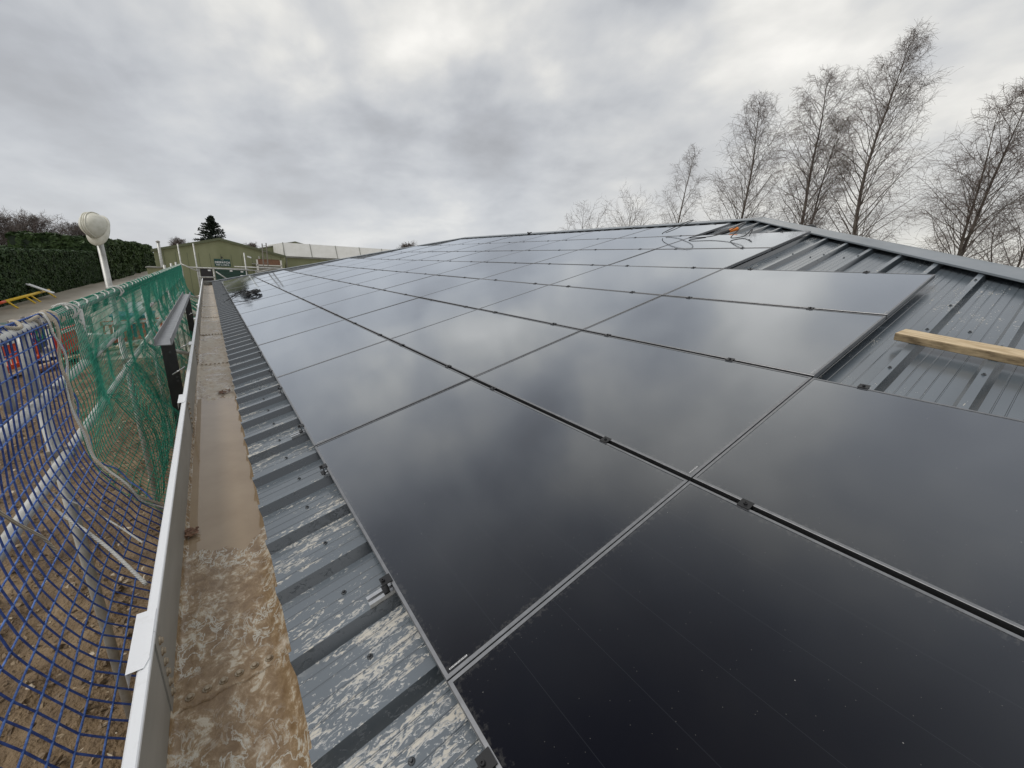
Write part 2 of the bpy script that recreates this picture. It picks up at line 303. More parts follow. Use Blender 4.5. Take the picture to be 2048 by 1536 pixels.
M = dict(
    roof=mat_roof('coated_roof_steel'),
    cap=mat('cap_steel', (.15, .172, .19), (.18, .20, .216), 3, .25),
    glass=mat_glass('solar_glass'),
    frame=mat('black_anodised', (.26, .263, .27), (.32, .323, .33), 30, .42, metal=1.0),
    clamp=mat('clamp_black', (.02, .02, .021), rough=.4, metal=.3),
    bolt=mat('bolt_dark', (.10, .105, .11), rough=.35, metal=.8),
    alu=mat('mill_aluminium', (.62, .63, .64), (.5, .5, .5), 40, .32, metal=.9),
    label=mat('white_label', (.55, .55, .55), rough=.5),
    ink=mat('black_ink', (.02, .02, .02), rough=.6),
    gutter=mat_gutter('gutter_mud'),
    gwall=mat('gutter_wall', (.27, .265, .24), (.40, .395, .37), 5, .5, metal=.25, lo=.3, hi=.75, stretch=(1, .25, 1)),
    flange=mat('gutter_flange', (.86, .87, .88), (.76, .76, .75), 18, .4, lo=.6, hi=.8),
    rivet=mat('rivet_muddy', (.42, .36, .27), (.24, .17, .10), 60, .45, metal=.2),
    puddle=mat('puddle_water', (.36, .27, .175), (.31, .225, .14), 3, .05),
    tube=mat('galvanised_tube', (.36, .35, .32), (.56, .56, .53), 9, .45, metal=.3, bump=.05, lo=.3, hi=.6),
    fitting=mat('scaffold_fitting', (.22, .19, .15), (.35, .33, .30), 40, .6, metal=.4),
    blue=mat('blue_twine', (.035, .080, .27), (.11, .21, .52), 55, .8), blue_shade=mat('blue_twine_shaded', (.012, .030, .14), (.035, .075, .26), 55, .8),  # second blue is the same twine with shade painted in, for cross strands
    green=mat('green_twine', (.005, .13, .085), (.03, .31, .20), 40, .75),
    rope=mat_rope('tan_rope', (.30, .25, .18), (.62, .56, .45)),
    wrope=mat_rope('pale_rope', (.42, .41, .37), (.78, .78, .74)),
    hat=mat('hat_plastic', (.62, .60, .50), (.74, .72, .63), 18, .35, bump=.04),
    steel=mat('black_steel', (.018, .018, .020), (.032, .031, .031), 14, .38),
    channel=mat('grey_channel', (.22, .225, .23), (.34, .345, .35), 9, .35, metal=.6),
    timber=mat('sawn_timber', (.40, .295, .17), (.62, .50, .33), 7, .8, stretch=(1, 8, 8), bump=.5, bscale=26, dist=.006),
    timber_side=mat('timber_weathered', (.14, .10, .055), (.42, .32, .19), 9, .85, stretch=(1, 3, 3), bump=.5, bscale=30, dist=.006),
    cable=mat('black_cable', (.012, .012, .013), rough=.45),
    orange=mat('orange_plastic', (.75, .22, .03), rough=.45),
    greenwall=mat('green_cladding', (.225, .240, .125), (.285, .295, .170), 1.2, .6, stretch=(1, 1, .35), lo=.3, hi=.7),
    greendark=mat('green_trim', (.13, .145, .08), rough=.6),
    asb=mat('fibre_cement', (.20, .20, .17), (.28, .28, .25), 2, .8),
    white=mat('white_sheet', (.76, .75, .71), (.68, .67, .62), 1.5, .5),
    dark=mat('dark_door', (.022, .020, .022), rough=.4),
    sign=mat('sign_green', (.018, .075, .065), rough=.45),
    signw=mat('sign_white', (.82, .83, .83), rough=.5),
    crate=mat('dark_green_plastic', (.012, .05, .038), (.02, .07, .05), 9, .45),
    red=mat('red_plastic', (.60, .035, .02), (.48, .03, .02), 6, .45),
    redor=mat('orange_red_plastic', (.72, .095, .02), (.60, .07, .02), 6, .45),
    teal=mat('teal_paint', (.0, .13, .19), (.0, .17, .23), 5, .45),
    yellow=mat('yellow_paint', (.72, .47, .02), rough=.5),
    rust=mat('brown_steel', (.15, .08, .05), (.25, .13, .07), 10, .7),
    bark=mat('birch_bark', (.070, .056, .046), (.22, .195, .165), 5, .85, stretch=(1, 1, .4), lo=.40, hi=.72),
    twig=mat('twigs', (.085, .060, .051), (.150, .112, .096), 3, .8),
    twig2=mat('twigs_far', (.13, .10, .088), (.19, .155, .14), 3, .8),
    hedge=mat('hedge_leaves', (.012, .032, .008), (.038, .080, .018), 1.4, .7, lo=.35, hi=.68),
    hedge2=mat('tall_hedge_leaves', (.014, .034, .008), (.060, .105, .024), 1.0, .7, lo=.35, hi=.68),
    conifer=mat('conifer_needles', (.008, .017, .010), (.022, .036, .018), 2, .75),
    lawn=mat_ground('grass_land', ((.35, (.045, .065, .02)), (.65, (.085, .105, .035))), .25, .3, 3, .9),
    yard=mat_ground('yard_concrete', ((.32, (.24, .205, .150)), (.48, (.38, .335, .265)), (.66, (.49, .445, .37))), .30, .25, 9, .5, .02, stretch=(1.0, .35, 1)),
    mud=mat_ground('site_mud', ((.30, (.050, .030, .014)), (.45, (.130, .083, .041)), (.58, (.205, .138, .072)), (.74, (.32, .235, .14))), 1.7, 1.0, 22, .72, .05),
    chip=mat_chip('stone_chips'),
    brick=mat('render_wall', (.30, .27, .22), (.36, .33, .27), 3, .85),
    hatstrap=mat('dark_grime', (.20, .18, .13), rough=.7),
    bluepipe=mat('blue_cloth', (.03, .10, .30), rough=.7),
)
# chips take their tone per island from a noise over position
# ------------------------------------------------------------------ mesh helpers
class MB:
    def __init__(s): s.v = []; s.f = []
    def poly(s, pts, faces):
        b = len(s.v); s.v += [tuple(map(float, p)) for p in pts]; s.f += [tuple(b + i for i in f) for f in faces]; return s
    def box(s, a, b):
        (x0, y0, z0), (x1, y1, z1) = a, b
        return s.poly([(x0, y0, z0), (x1, y0, z0), (x1, y1, z0), (x0, y1, z0), (x0, y0, z1), (x1, y0, z1), (x1, y1, z1), (x0, y1, z1)],
                      [(0, 3, 2, 1), (4, 5, 6, 7), (0, 1, 5, 4), (1, 2, 6, 5), (2, 3, 7, 6), (3, 0, 4, 7)])
    def obox(s, o, ex, ey, ez):
        o, ex, ey, ez = map(np.asarray, (o, ex, ey, ez))
        P = [o + i * ex + j * ey + k_ * ez for k_ in (0, 1) for j in (0, 1) for i in (0, 1)]
        return s.poly(P, [(0, 2, 3, 1), (4, 5, 7, 6), (0, 1, 5, 4), (1, 3, 7, 5), (3, 2, 6, 7), (2, 0, 4, 6)])
    def tube(s, path, r, n=8, cap=True):
        path = [np.asarray(p, float) for p in path]; rs = r if hasattr(r, '__len__') else [r] * len(path)
        up = None; rings = []
        for i, p in enumerate(path):
            t = path[min(i + 1, len(path) - 1)] - path[max(i - 1, 0)]; t = t / (np.linalg.norm(t) + 1e-9)
            if up is None:
                up = np.cross(t, (0, 0, 1.)) if abs(t[2]) < .9 else np.cross(t, (1., 0, 0))
            up = up - t * (up @ t); up /= np.linalg.norm(up) + 1e-9
            w = np.cross(t, up)
            rings.append([p + rs[i] * (math.cos(a) * up + math.sin(a) * w) for a in np.arange(n) * 2 * math.pi / n])
        fs = [(i * n + j, i * n + (j + 1) % n, (i + 1) * n + (j + 1) % n, (i + 1) * n + j) for i in range(len(path) - 1) for j in range(n)]
        if cap: fs += [tuple(range(n - 1, -1, -1)), tuple((len(path) - 1) * n + j for j in range(n))]
        return s.poly([q for rg in rings for q in rg], fs)
    def lathe(s, prof, n=16, origin=(0, 0, 0), axis=None):
        """prof: (radius, height); axis: three vectors"""
        ax = axis or ((1, 0, 0), (0, 1, 0), (0, 0, 1)); X, Y, Z = map(np.asarray, ax); o = np.asarray(origin, float)
        P = [o + r * (math.cos(a) * X + math.sin(a) * Y) + h * Z for r, h in prof for a in np.arange(n) * 2 * math.pi / n]
        fs = [(i * n + j, i * n + (j + 1) % n, (i + 1) * n + (j + 1) % n, (i + 1) * n + j) for i in range(len(prof) - 1) for j in range(n)]
        fs += [tuple(range(n - 1, -1, -1)), tuple((len(prof) - 1) * n + j for j in range(n))]
        return s.poly(P, fs)
    def build(s, name, m, parent=None, origin=None, smooth=False, raw=False):
        return link_mesh(name, np.array(s.v, float).reshape(-1, 3), s.f, m, parent, origin, smooth, raw)

def tag(o, label=None, cat=None, group=None, kind=None):
    if label: o['label'] = label
    if cat: o['category'] = cat
    if group: o['group'] = group
    if kind: o['kind'] = kind
    return o

def link_mesh(name, V, F, m, parent=None, origin=None, smooth=False, raw=False):
    """V in scene coordinates relative to the array edge (z gets H) unless raw"""
    if not raw:
        if origin is None:
            lo, hi = V.min(0), V.max(0); origin = ((lo[0] + hi[0]) / 2, (lo[1] + hi[1]) / 2, lo[2])
        origin = np.asarray(origin, float); V = V - origin
    me = bpy.data.meshes.new(name)
    if isinstance(F, np.ndarray):
        nf, k = F.shape
        me.vertices.add(len(V)); me.vertices.foreach_set('co', V.astype(np.float32).ravel())
        me.loops.add(nf * k); me.loops.foreach_set('vertex_index', F.astype(np.int32).ravel())
        me.polygons.add(nf); me.polygons.foreach_set('loop_start', np.arange(0, nf * k, k, dtype=np.int32))
        me.update(calc_edges=True); me.validate()
    else:
        me.from_pydata(V.tolist(), [], F); me.update()
    me.materials.append(m)
    if smooth:
        me.polygons.foreach_set('use_smooth', np.ones(len(me.polygons), bool))
    o = bpy.data.objects.new(name, me); COL.objects.link(o)
    loc = Vector((0, 0, 0)) if raw else Vector((origin[0], origin[1], origin[2] + H))
    if parent is not None:
        o.parent = parent
        if not raw: loc = loc - Vector(world_loc(parent))
    o.location = loc
    return o
def world_loc(o):
    l_ = Vector(o.location)
    while o.parent is not None: o = o.parent; l_ = l_ + Vector(o.location)
    return l_
def empty(name, loc, label=None, cat=None, group=None, kind=None):
    o = bpy.data.objects.new(name, None); COL.objects.link(o); o.empty_display_size = .1
    o.location = (loc[0], loc[1], loc[2] + H); return tag(o, label, cat, group, kind)
def share(name, src, parent, loc=None):
    """another object that shares src's mesh"""
    o = bpy.data.objects.new(name, src.data); COL.objects.link(o); o.parent = parent
    if loc is not None: o.location = loc
    return o
def ico_verts(n=8): pass

def tube_batch(P0, P1, R0, R1, n=3):
    P0, P1 = np.asarray(P0, float), np.asarray(P1, float); R0, R1 = np.asarray(R0, float), np.asarray(R1, float)
    t = P1 - P0; t /= np.linalg.norm(t, axis=1, keepdims=True) + 1e-9
    ref = np.where(np.abs(t[:, 2:3]) < .9, np.array([[0, 0, 1.]]), np.array([[1., 0, 0]]))
    a = np.cross(t, ref); a /= np.linalg.norm(a, axis=1, keepdims=True) + 1e-9
    b = np.cross(t, a)
    ang = np.arange(n) * 2 * np.pi / n
    ring = a[:, None] * np.cos(ang)[None, :, None] + b[:, None] * np.sin(ang)[None, :, None]
    V = np.concatenate([P0[:, None] + ring * R0[:, None, None], P1[:, None] + ring * R1[:, None, None]], 1).reshape(-1, 3)
    j = np.arange(n); q = np.stack([j, (j + 1) % n, n + (j + 1) % n, n + j], 1)
    F = (np.arange(len(P0))[:, None, None] * 2 * n + q[None]).reshape(-1, 4)
    return V, F
def fbm(p, sc=1., oct=3):
    return mnoise.fractal(Vector(p) * sc, 1.0, 2.0, oct)

cs, sn = math.cos(S), math.sin(S)
def RP(s, y, off=0.):                      # a point on the front roof slope
    return np.array([s * cs - off * sn, y, s * sn + off * cs])

# ------------------------------------------------------------------ ground, yard, mud
gm = MB(); n_ = 2
gm.poly([(-1500, -600, -H), (1500, -600, -H), (1500, 2400, -H), (-1500, 2400, -H)], [(0, 1, 2, 3)])
tag(gm.build('ground', M['lawn'], origin=(0, 0, -H)), kind='structure')
ym = MB().poly([(-30, -20, -H + .006), (45, -20, -H + .006), (45, 62, -H + .006), (6, 62, -H + .006), (5.5, 150, -H + .006), (-9.6, 150, -H + .006), (-10.2, 60, -H + .006), (-30, 60, -H + .006)],
               [tuple(range(8))])
tag(ym.build('yard', M['yard'], origin=(0, 0, -H)), kind='structure')
gx = np.arange(-6.2, 1.2, .055); gy = np.arange(-2.5, 17.5, .075)
mv = []; mf = []
for iy, yy in enumerate(gy):
    for ix, xx in enumerate(gx):
        edge = min(1, (17.5 - yy) / 2.2, (xx + 6.2) / 1.4, max(0, (yy + 2.6)) / .5)
        h = .05 * fbm((xx, yy, 3), .55, 3) + .055 * fbm((xx, yy, 9), 2.1, 3) + .042 * fbm((xx, yy, 1), 6.0, 3)
        mv.append((xx, yy, -H + .012 + max(0, (.10 + h)) * max(0, edge)))
nx = len(gx)
mf = [(j * nx + i, j * nx + i + 1, (j + 1) * nx + i + 1, (j + 1) * nx + i) for j in range(len(gy) - 1) for i in range(nx - 1)]
mo = link_mesh('mud', np.array(mv), np.array(mf), M['mud'], origin=(0, 0, -H), smooth=True); tag(mo, kind='structure')
mz = np.array(mv)[:, 2].reshape(len(gy), nx)
def mud_z(x, y):
    i = int(np.clip((x - gx[0]) / .055, 0, nx - 1)); j = int(np.clip((y - gy[0]) / .075, 0, len(gy) - 1)); return mz[j, i]
# chips of stone and bark lying in the mud
cv, cf = [], []
for k in range(15000):
    d = rng.random() ** 1.7
    y = -.6 + d * 15; x = rng.uniform(-5.4, -.5)
    z = mud_z(x, y); a = rng.uniform(0, 6.28); L = .009 + .04 * rng.random() ** 2.2; W = L * rng.uniform(.3, .8); T = L * rng.uniform(.15, .45)
    ca, sa = math.cos(a), math.sin(a); tl = rng.uniform(-.4, .4)
    b = len(cv)
    for (u, w, t) in ((-1, -.5, 0), (-.2, -1, 0), (1, -.3, 0), (.6, .9, 0), (-.7, .8, 0), (-.6, -.2, 1), (.5, -.3, 1), (.2, .5, 1)):
        u += rng.uniform(-.2, .2); w += rng.uniform(-.2, .2)
        cv.append((x + (u * ca * L - w * sa * W), y + (u * sa * L + w * ca * W), z + T * (t * 1.3 - .3) + tl * u * L * .5))
    cf += [(b, b + 1, b + 6, b + 5), (b + 1, b + 2, b + 6), (b + 2, b + 3, b + 7, b + 6), (b + 3, b + 4, b + 7), (b + 4, b, b + 5, b + 7), (b + 5, b + 6, b + 7)]
tag(link_mesh('gravel', np.array(cv), cf, M['chip'], origin=(0, 0, -H)), 'pale stone chips scattered over the brown mud', 'gravel', kind='stuff')

# ------------------------------------------------------------------ the building with the metal roof
E_S, OFFP, RIBH = -.345, -.100, .044
RIDGE_S = 8.72; RX = RIDGE_S * cs
HN, HF = 5.17, 23.3                        # hip lines in plan: x = y + HN and x = HF - y
PITCH, RIB0 = 1 / 3., .45
bld = empty('building', (4, 9, -H), 'long single storey building with a grey ribbed metal hip roof', 'building')

def prof_pitch():                          # one rib and its pan; (y from the rib centre, height)
    p = [(-.041, 0), (-.019, RIBH), (.019, RIBH), (.041, 0)]
    for c in (.098, .153, .208, .254):
        p += [(c - .004, 0), (c - .0015, -.0022), (c + .0015, -.0022), (c + .004, 0)]
    return p
def sheet_mesh(pts, lim, mb, P):
    """pts: (y, h); lim(y): (s0, s1)"""
    row = [(y, h) for y, h in pts if lim(y)[1] - lim(y)[0] > .01]
    V = []; Fc = []
    for y, h in row:
        a, b = lim(y); V += [P(a, y, h), P(b, y, h)]
    for i in range(len(row) - 1): Fc.append((2 * i, 2 * i + 2, 2 * i + 3, 2 * i + 1))
    if Fc: mb.poly(V, Fc)
def front_lim(y): return E_S, min(RIDGE_S, (y + HN) / cs, (HF - y) / cs)
y_lo, y_hi = E_S * cs - HN, HF - E_S * cs
k0 = math.ceil((y_lo - RIB0) / PITCH) - 1
kk = k0
while RIB0 + kk * PITCH < y_hi:
    pts = []
    for q in range(3):
        pts += [(RIB0 + (kk + q) * PITCH + y, h + OFFP) for y, h in prof_pitch()]
    pts.append((RIB0 + (kk + 3) * PITCH - .041, OFFP))
    mb = MB(); sheet_mesh([p for p in pts if y_lo - .01 <= p[0] <= y_hi + .01], front_lim, mb, lambda s, y, h: RP(s, y, h))
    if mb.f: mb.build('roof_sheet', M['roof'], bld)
    kk += 3
# the other slopes, ribbed the same way
DEPTH = 2 * RX
def end_P(near):
    def P(s, t, h):
        x = t; d = s * cs - h * sn; z = s * sn + h * cs
        return np.array([x, (-HN + d) if near else (HF - d), z])
    return P
def end_lim(t): return E_S, min(t / cs, (DEPTH - t) / cs)
for near in (True, False):
    mb = MB(); pts = []
    for q in range(-1, 52): pts += [(q * PITCH + y, h + OFFP) for y, h in prof_pitch()[:4]] 
    pts = [p for p in pts if -.33 <= p[0] <= DEPTH + .33]
    sheet_mesh(pts, lambda t: (E_S, max(E_S + .02, end_lim(t)[1])), mb, end_P(near))
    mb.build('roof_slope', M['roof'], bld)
mb = MB(); pts = []
for q in range(k0, k0 + 90): pts += [(RIB0 + q * PITCH + y, h + OFFP) for y, h in prof_pitch()[:4]]
pts = [p for p in pts if y_lo <= p[0] <= y_hi]
sheet_mesh(pts, front_lim, mb, lambda s, y, h: np.array([DEPTH, 0, 0]) + RP(s, y, h) * np.array([-1, 1, 1]))
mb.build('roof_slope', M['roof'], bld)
# caps
capo = -.048
def cap_pieces(A, B, dl, dr, w, seg, name):
    """crest A-B, dl/dr unit vectors down each slope square to the crest"""
    A, B, dl, dr = map(np.asarray, (A, B, dl, dr)); L = np.linalg.norm(B - A); t = (B - A) / L
    n = max(1, round(L / seg))
    for i in range(n):
        a = A + t * (L * i / n - .03); b = A + t * (L * (i + 1) / n + .03); up = np.array([0, 0, .0022 * (i % 2)])
        m_ = MB(); V = []
        for p in (a, b):
            V += [p + up + dl * w + np.array([0, 0, -.016]), p + up + dl * w, p + up + dl * .02, p + up + np.array([0, 0, .006]), p + up + dr * .02, p + up + dr * w, p + up + dr * w + np.array([0, 0, -.016])]
        m_.poly(V, [(j, j + 1, 8 + j, 7 + j) for j in range(6)])
        o = m_.build(name, M['cap'], bld)
ridge_z = RIDGE_S * sn + capo * cs + .0
cz = np.array([0, 0, .012])
rA = np.array([RX, RX - HN, ridge_z]) + cz; rB = np.array([RX, HF - RX, ridge_z]) + cz
cap_pieces(rA, rB, (-cs, 0, -sn), (cs, 0, -sn), .19, 3.0, 'ridge_cap')
def hipcap(P_ridge, sy):
    # crest falls towards the eave corner: plan direction (-1, sy)
    d = np.array([-1, sy, -math.tan(S)]); L = RX + .33
    foot = P_ridge + d * L
    dl = np.array([-1, -sy, -math.tan(S)]) / math.sqrt(2)   # placeholder, refined below
    c_ = d / np.linalg.norm(d)
    down1 = np.array([-cs, 0, -sn]); down2 = np.array([0, sy * cs, -sn])
    l1 = down1 - c_ * (down1 @ c_); l1 /= np.linalg.norm(l1)
    l2 = down2 - c_ * (down2 @ c_); l2 /= np.linalg.norm(l2)
    cap_pieces(P_ridge, foot, l1, l2, .205, 3.0, 'hip_cap')
hipcap(rA, -1); hipcap(rB, 1)
# walls
w_ = MB()
w_.box((.02, -HN + .25, -H), (DEPTH - .02, HF - .25, -.26))
w_.build('wall', M['brick'], bld)
# roof screws: lines across the pans plus some on the ribs
sb = MB()
sb.lathe([(.0095, 0), (.0095, .003), (.0072, .0045)], 10); sb.lathe([(.0052, .0045), (.0052, .0095), (.0042, .0105)], 6)
screw0 = sb.build('roof_screw', M['bolt'], bld, raw=True)
first = True
RX3 = Matrix.Rotation(-S, 4, 'Y')
def add_screw(s, y, off):
    global first
    if not (y_lo < y < y_hi) or s > front_lim(y)[1] - .12: return
    o = screw0 if first else share('roof_screw', screw0, bld); first = False
    p = RP(s, y, off) + np.array([0, 0, H]); loc = Vector(p) - Vector(bld.location)
    o.matrix_local = Matrix.Translation(loc) @ RX3
nscrew = 0
def in_array(s, y):
    r = int(math.floor(s / 1.141)) + 1
    if s < -.02 or r > 7: return False
    a, b = ROW_J[r]; return (a - 1) * 1.742 - .05 < y < (b - 1) * 1.742 + .05
ROW_J = {1: (0, 13), 2: (0, 12), 3: (1, 11), 4: (1, 11), 5: (2, 10), 6: (2, 10), 7: (3, 9)}
for q in range(-9, 66):
    yc = RIB0 + (q - .5) * PITCH
    for s in (-.14, 1.55, 3.525, 5.6, 7.45):
        if not in_array(s, yc) and nscrew < 270:
            if s > 0 and yc > 4: continue
            add_screw(s + rng.uniform(-.015, .015), yc + rng.uniform(-.02, .02), OFFP); nscrew += 1
    for s in (2.74, 3.30, 4.0, 4.72, 5.5, 6.6):
        yr = RIB0 + q * PITCH
        if not in_array(s, yr) and yr < 4:
            add_screw(s + rng.uniform(-.1, .1), yr, OFFP + RIBH); nscrew += 1
    yr = RIB0 + q * PITCH                                   # the row of fixings that holds the hip cap
    if yr < 3.1:
        add_screw((yr + HN) / cs - .19, yr, OFFP + RIBH + .004)

# gutter along the eave
GX0, GXR, GZ = -.638, -.302, -.30
G_Y0, G_Y1 = -2.0, HF + .32
gut = MB(); pr = [(GX0, -.004), (GX0, GZ + .012), (GX0 + .010, GZ), (-.40, GZ), (-.36, GZ + .006), (-.325, GZ + .026), (-.306, GZ + .056), (-.295, GZ + .068), (-.20, GZ + .070)]
JOINTS = [.62 + 2.54 * i for i in range(-1, 9)]
gparent = None
edges = [G_Y0] + [j for j in JOINTS if G_Y0 < j < G_Y1] + [G_Y1]
gutter = empty('gutter', (GX0, 10, GZ)); gutter.parent = bld; gutter.location = Vector((GX0, 10, GZ + H)) - Vector(bld.location)
for i in range(len(edges) - 1):
    a, b = edges[i], edges[i + 1]; dz = .003 * (i % 2)
    m_ = MB(); ys = np.arange(a - .03, b + .06, .045 if a < 6 else .25)
    P_ = [(GX0, GZ + .02), (GX0 + .006, GZ + .004)] + [(x, GZ) for x in np.linspace(GX0 + .02, -.40, 10)] + pr[4:]
    V = []; Fc = []
    for y in ys:
        dip = .007 * min(1, max(0, (y - 1.35) / .5)) * min(1, max(0, (4.35 - y) / .4))
        lf = min(1, max(0, (1.5 - y) / .6))
        V += [(x, y, (GZ + (z - GZ) * lf if -.37 < x < -.25 else z) + dz + (.0035 * fbm((x * 1.6, y, 4), 4.5, 3) - dip if GX0 + .01 < x < (-.31 if lf > 0 else -.25) else 0)) for x, z in P_]
    nn = len(P_)
    Fc = [(j * nn + q, j * nn + q + 1, (j + 1) * nn + q + 1, (j + 1) * nn + q) for j in range(len(ys) - 1) for q in range(nn - 1)]
    m_.poly(V, Fc); o = m_.build('gutter_floor', M['gutter'], gutter, smooth=True)
    m_ = MB()
    m_.box((GX0 - .004, a, GZ - .004 + dz), (GX0 - .0005 * (i % 2), b - .0015, -.003))
    m_.build('gutter_wall', M['gwall'], gutter)
    m_ = MB()
    xo, xi = -.664, -.637
    fl = [(xo + .002, -.055), (xo, -.004), (xo + .004, .0), (xi - .002, .0), (xi + .001, -.003), (xi + .001, -.014), (xi - .003, -.014), (xo + .006, -.006), (xo + .005, -.055)]
    V = [(x, y, z) for y in (a, b - .002) for x, z in fl]; nf = len(fl)
    m_.poly(V, [(q, (q + 1) % nf, nf + (q + 1) % nf, nf + q) for q in range(nf)] + [tuple(range(nf - 1, -1, -1)), tuple(range(nf, 2 * nf))])
    m_.build('gutter_flange', M['flange'], gutter)
# the end stop
MB().box((GX0 - .02, G_Y1, GZ - .01), (-.2, G_Y1 + .004, -.10)).build('gutter_end', M['gwall'], gutter)
# lap joints: cover clip, lapped strip, bolts with washers
bm_ = MB(); bm_.lathe([(.0135, 0), (.0135, .002), (.0125, .0035)], 14); bm_.lathe([(.0088, .0035), (.0088, .008), (.0065, .010), (.003, .0105)], 12)
bolt0 = bm_.build('joint_bolt', M['rivet'], gutter, raw=True); used = False
for ji, jy in enumerate([j for j in JOINTS if .3 < j < 14]):
    m_ = MB(); wob = lambda x: .004 * math.sin(x * 60) + .003 * math.sin(x * 131)
    xs = np.linspace(GX0 + .004, -.345, 26); V = []
    for x in xs:
        y0 = jy - .045 + .055 * (x - GX0) / .33 * .35 + wob(x)
        V += [(x, y0, GZ + .0045), (x, y0 + .004, GZ + .0085), (x, jy + .075, GZ + .0085), (x, jy + .09, GZ + .0035)]
    m_.poly(V, [(4 * i + q, 4 * i + q + 1, 4 * i + 5 + q, 4 * i + 4 + q) for i in range(25) for q in range(3)])
    under_water = 1.4 < jy < 4.5
    if not under_water: m_.build('lap_joint', M['gutter'], gutter)
    MB().box((GX0 - .0002, jy - .035, GZ + .01), (GX0 + .0035, jy + .055, -.016)).build('wall_strap', M['gwall'], gutter)
    for q in range(0 if under_water else 7):
        x = GX0 + .045 + q * .0445; y = jy - .005 + .018 * (q / 6)
        o = bolt0 if not used else share('joint_bolt', bolt0, gutter); used = True
        o.location = Vector((x, y, GZ + .0085 + H)) - world_loc(gutter)
    for q in range(6):
        o = share('joint_bolt', bolt0, gutter)
        o.matrix_local = Matrix.Translation(Vector((GX0 + .0035, jy + .012, GZ + .045 + q * .041 + H)) - world_loc(gutter)) @ Matrix.Rotation(rad(90), 4, 'Y')
    m_ = MB()                              # the folded clip over the flange
    a, b = jy - .135, jy + .10
    V = []
    for y, inset in ((a, .010), (a + .03, 0), (b, 0)):
        V += [(-.6865, y, -.045), (-.686, y, .0035), (-.640 - inset, y, .0035), (-.640 - inset, y, -.0005)]
    m_.poly(V, [(4 * i + q, 4 * i + q + 1, 4 * i + 5 + q, 4 * i + 4 + q) for i in range(2) for q in range(3)])
    m_.build('flange_clip', M['flange'], gutter)
# standing muddy water
pm = MB(); V = []; ys = np.linspace(1.0, 4.7, 30)
for y in ys: V += [(GX0 + .002, y, GZ - .0012), (-.30 if y < 1.5 else -.262, y, GZ - .0012)]
pm.poly(V, [(2 * i, 2 * i + 1, 2 * i + 3, 2 * i + 2) for i in range(len(ys) - 1)])
tag(pm.build('puddle', M['puddle']), 'still muddy brown puddle standing in the gutter', 'puddle')
# clump of wet leaves in the gutter
def leaf_clump(x, y, z, R, n, label):
    V, Fc = [], []
    for i in range(n):
        a, r_ = rng.uniform(0, 6.28), R * rng.random() ** .6; px, py = x + r_ * math.cos(a), y + 1.3 * r_ * math.sin(a)
        L = rng.uniform(.010, .022); b = rng.uniform(0, 6.28); h = z + rng.uniform(.001, .014)
        u = np.array([math.cos(b), math.sin(b), rng.uniform(-.4, .4)]) * L; w = np.array([-math.sin(b), math.cos(b), rng.uniform(-.4, .4)]) * L * .45
        p = np.array([px, py, h]); k_ = len(V); V += [p - u, p - w * .9, p + u, p + w]; Fc.append((k_, k_ + 1, k_ + 2, k_ + 3))
    return tag(link_mesh('leaf_litter', np.array(V), Fc, M['rust']), label, 'leaves', kind='stuff')
leaf_clump(-.40, 4.25, GZ + .012, .06, 60, 'dark wet leaves caught on the gutter floor by the puddle end')
leaf_clump(-.615, 1.62, GZ + .012, .035, 40, 'dark leaf scraps against the gutter wall by the puddle')

# ------------------------------------------------------------------ solar panels
PC, PR = 1.742, 1.141
PL, PW, PT = 1.7375, 1.119, .030
LIP = .0115
def panel_proto():
    f = MB()                               # mitred frame, lying: x up the slope, y along the eave, top at z = 0
    o = [(0, 0), (PW, 0), (PW, PL), (0, PL)]; i_ = [(LIP, LIP), (PW - LIP, LIP), (PW - LIP, PL - LIP), (LIP, PL - LIP)]
    for q in range(4):
        a, b, c, d = o[q], o[(q + 1) % 4], i_[(q + 1) % 4], i_[q]
        V = [(*a, -PT), (*b, -PT), (*b, -.0012), (*a, -.0012), (*c, 0), (*d, 0), (*c, -.006), (*d, -.006)]
        e_ = .0012; aa = (a[0] + (d[0] - a[0]) * .1, a[1] + (d[1] - a[1]) * .1); bb = (b[0] + (c[0] - b[0]) * .1, b[1] + (c[1] - b[1]) * .1)
        V += [(*aa, 0), (*bb, 0)]
        f.poly(V, [(0, 1, 2, 3), (3, 2, 9, 8), (8, 9, 4, 5), (5, 4, 6, 7)])
    g = MB().box((LIP - .002, LIP - .002, -.008), (PW - LIP + .002, PL - LIP + .002, -.0022))
    return f, g
fr, gl = panel_proto()
root0 = empty('solar_panel', (0, 0, 0))
frame0 = fr.build('frame', M['frame'], root0, raw=True); glass0 = gl.build('glass', M['glass'], root0, raw=True)
lb = MB().box((0, 0, 0), (.0045, .058, .0003)); label0 = lb.build('serial_label', M['label'], root0, raw=True)
im = MB()
for q in range(15): im.box((.0008, .003 + q * .0036, .0003), (.0034, .003 + q * .0036 + (.0013 if q % 3 else .0022), .0006))
ink0 = im.build('barcode', M['ink'], label0, raw=True)
def clamp_mesh(end):
    m_ = MB()
    if end:   # a Z clamp on the lower edge
        m_.box((-.030, -.02, .0015), (.008, .02, .005)); m_.box((-.016, -.02, -.03), (-.0125, .02, .0015)); m_.box((-.034, -.02, -.034), (-.0125, .02, -.03))
    else:
        m_.box((-.020, -.021, .0008), (.020 + .002, .021, .0042)); m_.box((-.008, -.021, -.03), (-.005, .021, .0008)); m_.box((.005, -.021, -.03), (.008, .021, .0008))
    return m_
bmesh_ = MB(); bmesh_.lathe([(.0065, 0), (.0065, .006), (.0055, .0075), (.0032, .0075), (.0032, .004)], 10)
mid0 = clamp_mesh(False).build('mid_clamp', M['clamp'], root0, raw=True); end0 = clamp_mesh(True).build('end_clamp', M['clamp'], root0, raw=True)
